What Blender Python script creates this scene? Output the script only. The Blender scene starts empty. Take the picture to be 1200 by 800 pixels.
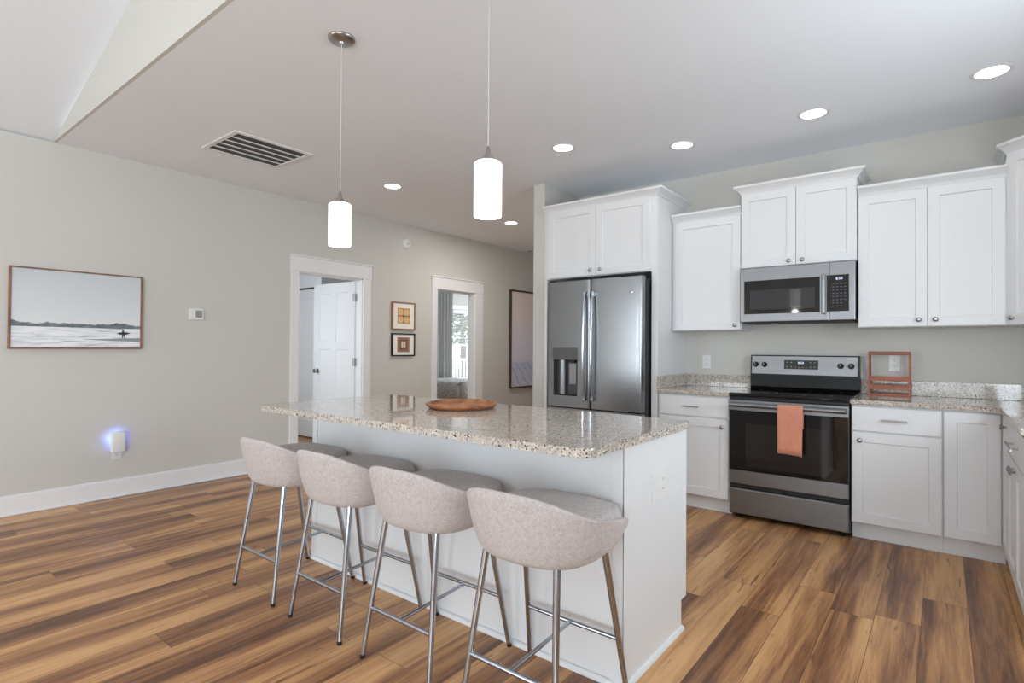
import bpy, bmesh, math, random
from mathutils import Vector, Matrix
random.seed(7)
sc = bpy.context.scene
C = sc.collection
PI = math.pi
XL, ZC, XR, YF, YE = -4.07, 2.77, 2.168, -9.6, 4.5      # left wall, ceiling, right wall, front wall, hall end
YG = -3.70                                              # edge of the flat kitchen ceiling
RIDGE_X, RIDGE_Z = -0.95, 3.67

# ---------------------------------------------------------------- camera
yaw, pitch, roll, fpx = -0.6638, 0.0111, 0.0066, 645.34
cy_, sy_ = math.cos(yaw), math.sin(yaw)
fw = Vector((sy_*math.cos(pitch), cy_*math.cos(pitch), math.sin(pitch)))
r_ = Vector((cy_, -sy_, 0)); u_ = r_.cross(fw)
rt = r_*math.cos(roll)+u_*math.sin(roll); up = -r_*math.sin(roll)+u_*math.cos(roll)
cam = bpy.data.objects.new('camera', bpy.data.cameras.new('camera')); C.objects.link(cam)
m = Matrix((rt, up, -fw)).transposed().to_4x4(); m.translation = Vector((1.2422, -4.8465, 1.2359))
cam.matrix_world = m
cam.data.sensor_width = 36; cam.data.lens = fpx/1200*36; cam.data.clip_start = 0.05
sc.camera = cam

# ---------------------------------------------------------------- world, daylight, exposure
w = bpy.data.worlds.new('world'); sc.world = w; w.use_nodes = True
w.node_tree.nodes['Background'].inputs[0].default_value = (0.93, 0.97, 1.0, 1)
w.node_tree.nodes['Background'].inputs[1].default_value = 2.2
vs = sc.view_settings
vs.view_transform = 'Standard'; vs.look = 'None'; vs.gamma = 1; vs.use_curve_mapping = False
vs.exposure = 0.15
sc.cycles.max_bounces = 10; sc.cycles.diffuse_bounces = 6; sc.cycles.glossy_bounces = 5
sc.cycles.use_denoising = True
sc.cycles.sample_clamp_indirect = 6

def area(name, loc, target, sx, sy, power, col=(1, 1, 1), spread=PI):
    l = bpy.data.lights.new(name, 'AREA'); l.shape = 'RECTANGLE'; l.size = sx; l.size_y = sy
    l.energy = power; l.color = col; l.spread = spread
    o = bpy.data.objects.new(name, l); C.objects.link(o); o.location = loc
    o.rotation_euler = (Vector(target)-Vector(loc)).to_track_quat('-Z', 'Y').to_euler()
    return o
DAY = (0.80, 0.91, 1.0)
# daylight at the windows of the living room behind the camera, over the sink, plus added lamps in the two rooms beyond;
# tilted up to brighten the ceiling, standing in for bounce off sunlit ground
FWIN = ((-3.2, 1.3, 62), (1.0, 1.9, 46))
for wx, ww, pw in FWIN:
    area('daylight', (wx, YF-0.14, 1.35), (wx, -5.0, 3.1), ww, 2.1, pw, DAY)
area('daylight', (XR+0.14, -7.4, 1.45), (-2, -6.4, 2.8), 2.4, 1.7, 180, DAY)  # added lamp at an unseen right-hand window, to light the left wall
area('daylight', (XR+0.14, -2.25, 1.62), (0, -2.25, 2.2), 1.1, 0.95, 42, DAY)
area('daylight', (-5.75, 5.56, 1.35), (-5.9, 0, 1.2), 1.3, 1.5, 85, DAY)  # added lamp out of view, brightens the bedroom
area('daylight', (-5.05, -2.80, 1.5), (-5.0, 0, 1.5), 1.0, 1.2, 23, DAY)  # added lamp out of view, lights the door leaf and closet front

# ---------------------------------------------------------------- mesh helpers
class MB:
    def __init__(s): s.bm = bmesh.new()
    def box(s, x0, x1, y0, y1, z0, z1, bev=0.0, seg=2):
        vs_ = [s.bm.verts.new((x, y, z)) for z in (z0, z1) for y in (y0, y1) for x in (x0, x1)]
        F = [(0, 2, 3, 1), (4, 5, 7, 6), (0, 1, 5, 4), (2, 6, 7, 3), (0, 4, 6, 2), (1, 3, 7, 5)]
        fs = [s.bm.faces.new([vs_[i] for i in f]) for f in F]
        if bev > 0:
            es = list({e for f in fs for e in f.edges})
            bmesh.ops.bevel(s.bm, geom=es, offset=bev, segments=seg, profile=0.5, affect='EDGES')
        return s
    def shaker(s, x0, x1, z0, z1, yf, th=0.02, fr=0.06, rec=0.009):
        yb = yf+th; e = 0.002; g = 0.003
        def ring(ix, y): return [s.bm.verts.new(p) for p in ((x0+ix, y, z0+ix), (x1-ix, y, z0+ix), (x1-ix, y, z1-ix), (x0+ix, y, z1-ix))]
        R = [ring(0, yb), ring(0, yf+e), ring(e, yf), ring(fr, yf), ring(fr+g, yf+rec)]
        s.bm.faces.new(R[0])
        for a, b in zip(R, R[1:]):
            for i in range(4):
                j = (i+1) % 4
                s.bm.faces.new((a[i], b[i], b[j], a[j]))
        s.bm.faces.new(list(reversed(R[-1])))
        return s
    def cyl(s, p0, p1, r0, r1=None, seg=20):
        return s.tube([p0, p1], [r0, r0 if r1 is None else r1], seg)
    def tube(s, path, rad, seg=14, cap=True):
        pts = [Vector(p) for p in path]
        if not isinstance(rad, (list, tuple)): rad = [rad]*len(pts)
        prev = None; rings = []
        for i, p in enumerate(pts):
            t = (pts[min(i+1, len(pts)-1)]-pts[max(i-1, 0)]).normalized()
            n = Vector((0, 0, 1)) if abs(t.z) < 0.9 else Vector((1, 0, 0))
            if prev is not None: n = prev
            n = (n-t*n.dot(t)).normalized(); prev = n; b = t.cross(n)
            rings.append([s.bm.verts.new(p+(n*math.cos(2*PI*k/seg)+b*math.sin(2*PI*k/seg))*rad[i]) for k in range(seg)])
        for a, b in zip(rings, rings[1:]):
            for k in range(seg):
                s.bm.faces.new((a[k], a[(k+1) % seg], b[(k+1) % seg], b[k]))
        if cap:
            s.bm.faces.new(list(reversed(rings[0]))); s.bm.faces.new(rings[-1])
        return s
    def lathe(s, prof, c=(0, 0, 0), seg=32, axis='z', rot=0.0, cap=True):
        rings = []
        for (r, h) in prof:
            ring = []
            for k in range(seg):
                a = 2*PI*k/seg+rot
                d = (r*math.cos(a), r*math.sin(a), h)
                if axis == 'y': d = (d[0], d[2], d[1])
                if axis == 'x': d = (d[2], d[0], d[1])
                ring.append(s.bm.verts.new((c[0]+d[0], c[1]+d[1], c[2]+d[2])))
            rings.append(ring)
        for a, b in zip(rings, rings[1:]):
            for k in range(seg):
                s.bm.faces.new((a[k], a[(k+1) % seg], b[(k+1) % seg], b[k]))
        if cap: s.bm.faces.new(list(reversed(rings[0]))); s.bm.faces.new(rings[-1])
        return s
    def prism(s, poly, z0, z1, axis='z', bev=0.0):
        def P(a, b, h): return {'z': (a, b, h), 'x': (h, a, b), 'y': (a, h, b)}[axis]
        lo = [s.bm.verts.new(P(a, b, z0)) for a, b in poly]; hi = [s.bm.verts.new(P(a, b, z1)) for a, b in poly]
        fs = [s.bm.faces.new(lo), s.bm.faces.new(hi)]
        n = len(poly)
        for i in range(n): fs.append(s.bm.faces.new((lo[i], lo[(i+1) % n], hi[(i+1) % n], hi[i])))
        if bev > 0:
            es = list({e for f in fs[:2] for e in f.edges})
            bmesh.ops.bevel(s.bm, geom=es, offset=bev, segments=2, profile=0.5, affect='EDGES')
        return s
    def sweep(s, prof, path):
        """profile (out, up) swept along plan path (x, y, z const); out = right-hand side of travel"""
        n = len(path); rings = []
        P = [Vector((p[0], p[1])) for p in path]; z = path[0][2]
        def nrm(a, b): d = (b-a).normalized(); return Vector((d.y, -d.x))
        for i in range(n):
            if i == 0: o = nrm(P[0], P[1])
            elif i == n-1: o = nrm(P[-2], P[-1])
            else:
                a, b = nrm(P[i-1], P[i]), nrm(P[i], P[i+1]); o = (a+b).normalized(); o = o/max(0.2, o.dot(a))
            rings.append([s.bm.verts.new((P[i].x+o.x*u, P[i].y+o.y*u, z+v)) for u, v in prof])
        k = len(prof)
        for a, b in zip(rings, rings[1:]):
            for j in range(k): s.bm.faces.new((a[j], a[(j+1) % k], b[(j+1) % k], b[j]))
        s.bm.faces.new(rings[0]); s.bm.faces.new(list(reversed(rings[-1])))
        return s
    def grid(s, rows, closeu=False):
        V = [[s.bm.verts.new(p) for p in r] for r in rows]
        for a, b in zip(V, V[1:]):
            n = len(a)
            for i in range(n if closeu else n-1): s.bm.faces.new((a[i], a[(i+1) % n], b[(i+1) % n], b[i]))
        return V
    def done(s, name, mat, parent=None, local=False, smooth=False, sub=0, merge=False, auto=None):
        bm = s.bm
        if merge: bmesh.ops.remove_doubles(bm, verts=bm.verts, dist=1e-5)
        bmesh.ops.recalc_face_normals(bm, faces=bm.faces)
        if parent is not None and not local:
            bmesh.ops.transform(bm, matrix=wm(parent).inverted(), verts=bm.verts)
        me = bpy.data.meshes.new(name); bm.to_mesh(me); bm.free()
        me.materials.append(mat)
        o = bpy.data.objects.new(name, me); C.objects.link(o)
        if parent is not None: o.parent = parent
        if smooth:
            me.polygons.foreach_set('use_smooth', [True]*len(me.polygons))
            ang = math.radians(auto if auto is not None else 40)
            bm2 = bmesh.new(); bm2.from_mesh(me)
            for e in bm2.edges:
                if len(e.link_faces) == 2 and e.calc_face_angle(0) > ang: e.smooth = False
            bm2.to_mesh(me); bm2.free()
        if sub:
            md = o.modifiers.new('subdivision', 'SUBSURF'); md.levels = sub; md.render_levels = sub
        return o

def wm(o):
    M = Matrix.Translation(o.location) @ o.rotation_euler.to_matrix().to_4x4()
    return wm(o.parent) @ M if o.parent else M
def tag(o, label, cat, group=None, kind=None):
    o['label'] = label; o['category'] = cat
    if group: o['group'] = group
    if kind: o['kind'] = kind
    return o
def thing(name, label, cat, loc=(0, 0, 0), rz=0.0, group=None):
    o = bpy.data.objects.new(name, None); C.objects.link(o); o.empty_display_size = 0.1
    o.location = loc; o.rotation_euler = (0, 0, rz)
    return tag(o, label, cat, group)
def struct(o, label=None, cat=None):
    o['kind'] = 'structure'
    if label: tag(o, label, cat)
    return o
def copy_tree(o, parent=None):
    c = o.copy(); C.objects.link(c)
    if parent is not None: c.parent = parent
    for ch in list(o.children): copy_tree(ch, c)
    return c

# ---------------------------------------------------------------- materials
def srgb(r, g, b):
    f = lambda v: (v/255/12.92) if v/255 <= 0.04045 else ((v/255+0.055)/1.055)**2.4
    return (f(r), f(g), f(b), 1)
def mat(name, col, rough=0.5, metal=0.0, spec=0.5, **kw):
    m = bpy.data.materials.new(name); m.use_nodes = True
    b = m.node_tree.nodes['Principled BSDF']
    b.inputs['Base Color'].default_value = col
    b.inputs['Roughness'].default_value = rough; b.inputs['Metallic'].default_value = metal
    b.inputs['Specular IOR Level'].default_value = spec
    for k, v in kw.items(): b.inputs[k.replace('_', ' ')].default_value = v
    return m
class N:
    def __init__(s, m): s.t = m.node_tree; s.b = s.t.nodes['Principled BSDF']
    def n(s, ty, **kw):
        nd = s.t.nodes.new(ty)
        for k, v in kw.items():
            if k.startswith('i_'): nd.inputs[k[2:].replace('_', ' ')].default_value = v
            else: setattr(nd, k, v)
        return nd
    def l(s, a, b): s.t.links.new(a, b)
    def math(s, op, a, b=None, c=None):
        nd = s.n('ShaderNodeMath', operation=op)
        for i, v in enumerate((a, b, c)):
            if v is None: continue
            if hasattr(v, 'node'): s.l(v, nd.inputs[i])
            else: nd.inputs[i].default_value = v
        return nd.outputs[0]
    def ramp(s, f, stops, interp='LINEAR'):
        nd = s.n('ShaderNodeValToRGB'); cr = nd.color_ramp; cr.interpolation = interp
        while len(cr.elements) < len(stops): cr.elements.new(0.5)
        for e, (p, c) in zip(cr.elements, stops): e.position = p; e.color = c
        s.l(f, nd.inputs[0]); return nd.outputs[0]
    def mix(s, f, a, b, blend='MIX'):
        nd = s.n('ShaderNodeMix', data_type='RGBA', blend_type=blend)
        for i, v in ((0, f), (6, a), (7, b)):
            if hasattr(v, 'node'): s.l(v, nd.inputs[i])
            else: nd.inputs[i].default_value = v
        return nd.outputs[2]
    def coord(s, scale=(1, 1, 1), loc=(0, 0, 0), rot=(0, 0, 0)):
        tc = s.n('ShaderNodeTexCoord'); mp = s.n('ShaderNodeMapping')
        mp.inputs['Scale'].default_value = scale; mp.inputs['Location'].default_value = loc; mp.inputs['Rotation'].default_value = rot
        s.l(tc.outputs['Object'], mp.inputs[0]); return mp.outputs[0]
    def noise(s, vec, scale, detail=3, rough=0.5, dist=0.0):
        nd = s.n('ShaderNodeTexNoise', i_Scale=scale, i_Detail=detail, i_Roughness=rough, i_Distortion=dist)
        s.l(vec, nd.inputs['Vector']); return nd.outputs['Fac']
    def bump(s, h, strength=0.1, dist=0.01):
        nd = s.n('ShaderNodeBump', i_Strength=strength, i_Distance=dist); s.l(h, nd.inputs['Height']); s.l(nd.outputs[0], s.b.inputs['Normal'])

def paint(name, col, rough=0.6, spec=0.3, orange=0.02):
    m = mat(name, col, rough, spec=spec); n = N(m)
    h = n.noise(n.coord(), 220, 2); n.bump(h, orange, 0.002)
    v = n.noise(n.coord(), 1.3, 2)
    c = n.ramp(v, [(0.3, tuple(x*0.985 for x in col[:3])+(1,)), (0.7, col)]); n.l(c, n.b.inputs['Base Color'])
    return m
M = {}
M['wall'] = paint('wall_paint', srgb(205, 203, 197), 0.7)
M['ceiling'] = paint('ceiling_paint', srgb(238, 242, 247), 0.85, 0.2)
M['white'] = paint('cabinet_white', srgb(227, 228, 229), 0.38, 0.45, 0.008)
M['trim'] = paint('trim_white', srgb(232, 232, 233), 0.42, 0.45, 0.01)
M['black'] = mat('black_enamel', srgb(13, 13, 14), 0.32, spec=0.3)
M['blackmatte'] = mat('black_plastic', srgb(24, 24, 25), 0.55)
M['glassblack'] = mat('black_glass', srgb(14, 13, 13), 0.05, spec=0.6)
M['ovenwin'] = mat('oven_window', srgb(34, 29, 27), 0.06, spec=0.7)
M['nickel'] = mat('brushed_nickel', (0.42, 0.41, 0.40, 1), 0.3, 1.0)
M['chrome'] = mat('chrome', (0.46, 0.50, 0.56, 1), 0.16, 1.0)
M['plastic'] = mat('white_plastic', srgb(228, 228, 226), 0.4)
M['hole'] = mat('dark_slot', srgb(60, 58, 55), 0.6)
M['rubber'] = mat('black_rubber', srgb(22, 20, 20), 0.7)
M['lcd'] = mat('grey_lcd', srgb(140, 142, 132), 0.3)

def steel(name, base, rough):
    m = mat(name, (base*0.98, base, base*1.03, 1), rough, 1.0); n = N(m)
    f = n.noise(n.coord((1, 1, 700)), 1.0, 1)
    n.l(n.math('MULTIPLY_ADD', f, 0.06, rough-0.03), n.b.inputs['Roughness'])
    n.b.inputs['Anisotropic'].default_value = 0.4
    return m
M['steel'] = steel('stainless_steel', 0.26, 0.40)
M['steelf'] = steel('fridge_steel', 0.27, 0.25)
M['steeld'] = mat('dark_case_steel', srgb(52, 52, 54), 0.45, 0.6)

# floor: long planks along Y with tan sapwood and brown heartwood streaks
m = mat('plank_floor', (0.3, 0.2, 0.12, 1), 0.36, spec=0.45); n = N(m)
tc = n.n('ShaderNodeTexCoord'); sp = n.n('ShaderNodeSeparateXYZ'); n.l(tc.outputs['Object'], sp.inputs[0])
PW, PL = 0.172, 1.22
xs = n.math('DIVIDE', n.math('ADD', sp.outputs[0], 10.017), PW); row = n.math('FLOOR', xs); fx = n.math('FRACT', xs)
wn = n.n('ShaderNodeTexWhiteNoise', noise_dimensions='1D'); n.l(row, wn.inputs['W'])
ys = n.math('ADD', n.math('DIVIDE', n.math('ADD', sp.outputs[1], 20), PL), wn.outputs[0]); col = n.math('FLOOR', ys); fy = n.math('FRACT', ys)
cb = n.n('ShaderNodeCombineXYZ'); n.l(row, cb.inputs[0]); n.l(col, cb.inputs[1])
w2 = n.n('ShaderNodeTexWhiteNoise', noise_dimensions='2D'); n.l(cb.outputs[0], w2.inputs['Vector'])
idv = w2.outputs['Value']
def gvec(ky, kz):
    g = n.n('ShaderNodeCombineXYZ')
    n.l(sp.outputs[0], g.inputs[0]); n.l(n.math('MULTIPLY', sp.outputs[1], ky), g.inputs[1]); n.l(n.math('MULTIPLY', idv, kz), g.inputs[2]); return g.outputs[0]
broad = n.noise(gvec(0.06, 40), 19.0, 5, 0.6, 0.5)
fine = n.noise(gvec(0.045, 17), 90, 5, 0.7, 0.2)
veins = n.noise(gvec(0.05, 51), 42, 3, 0.6, 1.0)
wvt = n.n('ShaderNodeTexWave', i_Scale=1.15, i_Distortion=7.0, i_Detail=3.0, i_Detail_Scale=1.1, i_Detail_Roughness=0.6)
n.l(gvec(0.16, 31), wvt.inputs['Vector']); knot = wvt.outputs['Fac']
tone = n.math('ADD', n.math('MULTIPLY_ADD', broad, 0.95, -0.475), n.math('MULTIPLY_ADD', idv, 0.24, -0.15))
tone = n.math('ADD', tone, n.math('MULTIPLY_ADD', fine, 0.42, -0.21))
tone = n.math('ADD', tone, n.math('MULTIPLY_ADD', knot, 0.26, 0.40))
base = n.ramp(tone, [(0.22, srgb(98, 64, 42)), (0.36, srgb(138, 94, 62)), (0.49, srgb(168, 121, 80)), (0.62, srgb(196, 148, 98)), (0.80, srgb(212, 166, 114))])
base = n.mix(n.ramp(veins, [(0.30, (0.75, 0.75, 0.75, 1)), (0.37, (0, 0, 0, 1))]), base, srgb(92, 60, 42))
ex = n.math('MINIMUM', fx, n.math('SUBTRACT', 1, fx)); ey = n.math('MINIMUM', fy, n.math('SUBTRACT', 1, fy))
gap = n.math('MINIMUM', n.math('MULTIPLY', ex, PW), n.math('MULTIPLY', ey, PL))
gf = n.math('GREATER_THAN', gap, 0.0011)
n.l(n.mix(gf, srgb(74, 52, 40), base), n.b.inputs['Base Color'])
n.l(n.math('MULTIPLY_ADD', fine, 0.18, 0.27), n.b.inputs['Roughness'])
n.bump(fine, 0.04, 0.001); M['floor'] = m

# granite: pale cream ground with taupe clouds, grey grains and dark flecks
m = mat('granite', (0.6, 0.57, 0.52, 1), 0.04, spec=0.5); n = N(m)
v = n.coord()
cl = n.noise(v, 30, 4, 0.65, 0.5); gr = n.noise(v, 130, 3, 0.7, 0.3); g2 = n.noise(v, 200, 2, 0.6)
c0 = n.ramp(cl, [(0.34, srgb(172, 161, 151)), (0.5, srgb(200, 192, 182)), (0.66, srgb(220, 214, 206))])
c1 = n.mix(n.ramp(gr, [(0.52, (0, 0, 0, 1)), (0.58, (1, 1, 1, 1))]), c0, srgb(136, 121, 110))
c2 = n.mix(n.ramp(g2, [(0.58, (0, 0, 0, 1)), (0.64, (1, 1, 1, 1))]), c1, srgb(218, 211, 202))
vo = n.n('ShaderNodeTexVoronoi', i_Scale=105.0, i_Randomness=1.0); n.l(v, vo.inputs['Vector'])
dens = n.noise(v, 30, 3, 0.6)
fl = n.math('LESS_THAN', vo.outputs['Distance'], n.math('MULTIPLY_ADD', dens, 1.6, -0.48))
vsep = n.n('ShaderNodeSeparateColor'); n.l(vo.outputs['Color'], vsep.inputs[0])
keep = n.math('GREATER_THAN', vsep.outputs[0], 0.66)
c3 = n.mix(n.math('MULTIPLY', fl, keep), c2, n.ramp(vsep.outputs[1], [(0.2, srgb(46, 41, 40)), (0.8, srgb(104, 92, 85))]))
n.l(c3, n.b.inputs['Base Color']); M['granite'] = m

# woven stool fabric: warm pale grey heather
def fabric(name, a, b, sc_=110, rough=0.9):
    m = mat(name, a, rough, spec=0.2); n = N(m); v = n.coord()
    wx = n.noise(n.coord((1, 1, 5)), sc_, 2); wy = n.noise(n.coord((4, 4, 1)), sc_, 2); bl = n.noise(v, 60, 3, 0.7)
    f = n.math('ADD', n.math('MULTIPLY', n.math('ADD', wx, wy), 0.36), n.math('MULTIPLY', bl, 0.28))
    n.l(n.ramp(f, [(0.36, b), (0.64, a)]), n.b.inputs['Base Color']); n.bump(f, 0.25, 0.002)
    n.b.inputs['Sheen Weight'].default_value = 0.15
    return m
M['fabric'] = fabric('stool_fabric', srgb(208, 200, 197), srgb(166, 157, 154))
M['towel'] = fabric('towel_cotton', srgb(220, 152, 128), srgb(196, 128, 104), 150)
M['curtain'] = fabric('curtain_linen', srgb(188, 187, 184), srgb(172, 171, 168), 200)
M['shade_cloth'] = fabric('roman_shade', srgb(222, 222, 220), srgb(208, 208, 206), 200)
M['bedlinen'] = fabric('bed_linen', srgb(228, 226, 222), srgb(214, 212, 208), 200)
m = fabric('fur_throw', srgb(236, 234, 232), srgb(110, 108, 107), 24); M['fur'] = m

def wood(name, a, b, scale=(3, 30, 30), rough=0.45):
    m = mat(name, a, rough); n = N(m); f = n.noise(n.coord(scale), 1.6, 4, 0.6, 0.6)
    n.l(n.ramp(f, [(0.3, b), (0.7, a)]), n.b.inputs['Base Color']); return m
M['acacia'] = wood('acacia_wood', srgb(190, 128, 84), srgb(96, 56, 36), (16, 3, 16))
M['redwood'] = wood('reddish_wood', srgb(178, 106, 72), srgb(132, 76, 52), (4, 40, 40))
M['walnut'] = wood('walnut_frame', srgb(150, 108, 86), srgb(112, 78, 62), (20, 20, 4))
M['oak'] = wood('oak_frame', srgb(170, 124, 80), srgb(128, 90, 58), (20, 20, 6))
M['darkwood'] = wood('dark_wood', srgb(84, 58, 46), srgb(58, 40, 34), (20, 20, 4))
M['blackframe'] = mat('black_frame', srgb(28, 28, 30), 0.4)
M['matboard'] = mat('mat_board', srgb(238, 234, 226), 0.8)

def emit(name, col, strength):
    m = bpy.data.materials.new(name); m.use_nodes = True; b = m.node_tree.nodes['Principled BSDF']
    b.inputs['Base Color'].default_value = (0.9, 0.9, 0.9, 1)
    b.inputs['Emission Color'].default_value = col; b.inputs['Emission Strength'].default_value = strength
    return m
M['lamp'] = emit('lit_opal_lens', (1, 0.985, 0.96, 1), 6.0)
M['opal'] = emit('lit_opal_glass', (1, 0.985, 0.965, 1), 1.15)
M['led'] = emit('display_digits', (0.35, 0.55, 1, 1), 0.8)
M['bluelight'] = emit('blue_led', (0.10, 0.18, 1, 1), 5.0)

m = mat('window_glass', (1, 1, 1, 1), 0.0, spec=0.5); n = N(m)
tr = n.n('ShaderNodeBsdfTransparent'); mx = n.n('ShaderNodeMixShader'); mx.inputs[0].default_value = 0.94
n.l(n.b.outputs[0], mx.inputs[1]); n.l(tr.outputs[0], mx.inputs[2])
n.l(mx.outputs[0], n.t.nodes['Material Output'].inputs[0]); M['glass'] = m

# ---------------------------------------------------------------- the room
struct(MB().box(-7.5, XR+0.3, YF-0.3, 5.6, -0.05, 0).done('floor', M['floor']), 'brown and tan wood plank floor', 'floor')
struct(MB().box(-7.5, XR+0.3, YG+0.0005, 5.6, ZC, ZC+0.06).done('ceiling', M['ceiling']), 'flat white kitchen ceiling with recessed lights', 'ceiling')
v = MB()
for a, b in (((XL-0.12, ZC-0.02), (RIDGE_X, RIDGE_Z)), ((RIDGE_X, RIDGE_Z), (XR+0.12, ZC-0.02))):
    v.prism([a, b, (b[0], b[1]+0.06), (a[0], a[1]+0.06)], YF-0.12, YG, 'y')
struct(v.done('ceiling_vault', M['ceiling']), 'sloped white vaulted ceiling beyond the beige gable, upper left', 'ceiling')
struct(MB().prism([(XL, ZC), (XR, ZC), (RIDGE_X, RIDGE_Z)], YG-0.02, YG, 'y').done('wall_gable', M['wall']), 'beige triangular gable wall above the ceiling edge', 'wall')

def wall_x(name, x0, x1, ya, yb, z1, holes, m='wall', label=None):
    """wall slab of thickness x0..x1 from ya to yb with rectangular holes (y0,y1,z0,z1)"""
    b = MB(); y = ya
    for (h0, h1, z0, zz) in sorted(holes):
        b.box(x0, x1, y, h0, 0, z1)
        if z0 > 0: b.box(x0, x1, h0, h1, 0, z0)
        b.box(x0, x1, h0, h1, zz, z1); y = h1
    b.box(x0, x1, y, yb, 0, z1)
    return struct(b.done(name, M[m]), label, 'wall' if label else None)
D1 = (-1.69, -0.88, 2.02); D2 = (0.312, 1.067, 2.012)
wall_x('wall_left', XL-0.115, XL, YF-0.12, YE, ZC, [(D1[0], D1[1], 0, D1[2]), (D2[0], D2[1], 0, D2[2])], label='long beige wall on the left with two doorways')
struct(MB().box(-1.685, XR+0.12, 0, 0.115, 0, ZC).done('wall_back', M['wall']), 'beige wall behind the range and cabinets', 'wall')
struct(MB().box(-1.81, -1.685, -0.62, YE, 0, ZC).done('wall_partition', M['wall']), 'narrow beige wall end left of the refrigerator', 'wall')
struct(MB().box(XL-0.115, -1.685, YE, YE+0.115, 0, ZC).done('wall_hall', M['wall']), 'end wall of the hallway', 'wall')
wall_x('wall_right', XR, XR+0.115, YF-0.12, 0.0, ZC, [(-2.8, -1.7, 1.14, 2.09), (-8.6, -6.2, 0.6, 2.3)], label='right wall of the kitchen and living room')
b = MB(); x = XL
for wx, ww, _ in FWIN:
    h = ww/2; b.box(x, wx-h, YF-0.115, YF, 0, ZC); b.box(wx-h, wx+h, YF-0.115, YF, 0, 0.3); b.box(wx-h, wx+h, YF-0.115, YF, 2.4, ZC); x = wx+h
b.box(x, XR, YF-0.115, YF, 0, ZC); b.prism([(XL, ZC), (XR, ZC), (RIDGE_X, RIDGE_Z)], YF-0.115, YF, 'y')
struct(b.done('wall_front', M['wall']), 'living room wall behind the camera with tall windows', 'wall')
# rooms beyond the doorways
wall_x('wall_bedroom', -7.315, -7.2, -2.8, 5.5, ZC, [(3.78, 4.75, 0.5, 2.07)], label='far bedroom wall with a window, seen through the doorway')
b = MB(); b.box(-7.2, -6.4, 5.4, 5.5, 0, ZC); b.box(-5.1, XL-0.115, 5.4, 5.5, 0, ZC); b.box(-6.4, -5.1, 5.4, 5.5, 0, 0.6); b.box(-6.4, -5.1, 5.4, 5.5, 2.1, ZC)
struct(b.done('wall_bedroom_end', M['wall']))
struct(MB().box(-7.2, XL-0.115, 0.10, 0.20, 0, ZC).done('wall_bedroom_divider', M['wall']))
b = MB(); b.box(-7.2, -5.6, -2.75, -2.65, 0, ZC); b.box(-4.5, XL-0.115, -2.75, -2.65, 0, ZC); b.box(-5.6, -4.5, -2.75, -2.65, 0, 0.9); b.box(-5.6, -4.5, -2.75, -2.65, 2.1, ZC)
struct(b.done('wall_side_room', M['wall']))
CY = -0.693
b = MB(); b.box(-7.2, -6.25, CY, CY+0.1, 0, ZC); b.box(-5.30, -5.20, CY, CY+0.1, 0, ZC); b.box(-6.25, -5.30, CY, CY+0.1, 2.03, ZC); b.box(-5.30, -5.20, CY+0.1, 0.10, 0, ZC)
struct(b.done('wall_closet', M['trim']), 'white closet wall in the room behind the open door', 'wall')

# baseboards
def bb(name, y0, y1):
    b = MB(); b.box(XL, XL+0.016, y0, y1, 0, 0.135, 0.003); b.box(XL, XL+0.010, y0, y1, 0.135, 0.146, 0.002); b.box(XL+0.016, XL+0.026, y0, y1, 0, 0.014, 0.003)
    return struct(b.done(name, M['trim']))
tag(bb('baseboard_left', YF, D1[0]-0.092), 'white baseboard along the left wall below the surf picture', 'baseboard')
bb('baseboard_doorways', D1[1]+0.11, D2[0]-0.095); bb('baseboard_hall', D2[1]+0.16, YE)

# door casings: craftsman side boards, taller head with a cap
def casing(name, d, wl, wr, label):
    o = thing(name, label, 'door trim', (XL, d[0], 0)); o['kind'] = 'structure'
    for (y0, y1) in ((d[0]-wl, d[0]), (d[1], d[1]+wr)):
        MB().box(XL, XL+0.018, y0, y1, 0, d[2], 0.002).done('side_casing', M['trim'], o)
    MB().box(XL, XL+0.022, d[0]-wl-0.005, d[1]+wr+0.005, d[2], d[2]+0.155, 0.003).done('head_casing', M['trim'], o)
    MB().box(XL, XL+0.034, d[0]-wl-0.015, d[1]+wr+0.015, d[2]+0.155, d[2]+0.170, 0.003).done('head_cap', M['trim'], o)
    b = MB(); t = 0.012
    b.box(XL-0.117, XL, d[0], d[0]+t, 0, d[2]); b.box(XL-0.117, XL, d[1]-t, d[1], 0, d[2]); b.box(XL-0.117, XL, d[0], d[1], d[2]-t, d[2])
    b.box(XL-0.075, XL-0.045, d[0]+t, d[0]+t+0.01, 0, d[2]-t); b.box(XL-0.075, XL-0.045, d[0]+t, d[1]-t, d[2]-t-0.01, d[2]-t)
    b.done('jamb', M['trim'], o)
casing('trim_1', D1, 0.09, 0.11, 'white casing of the doorway with the open panel door')
casing('trim_2', D2, 0.093, 0.165, 'white casing of the bedroom doorway')

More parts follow.
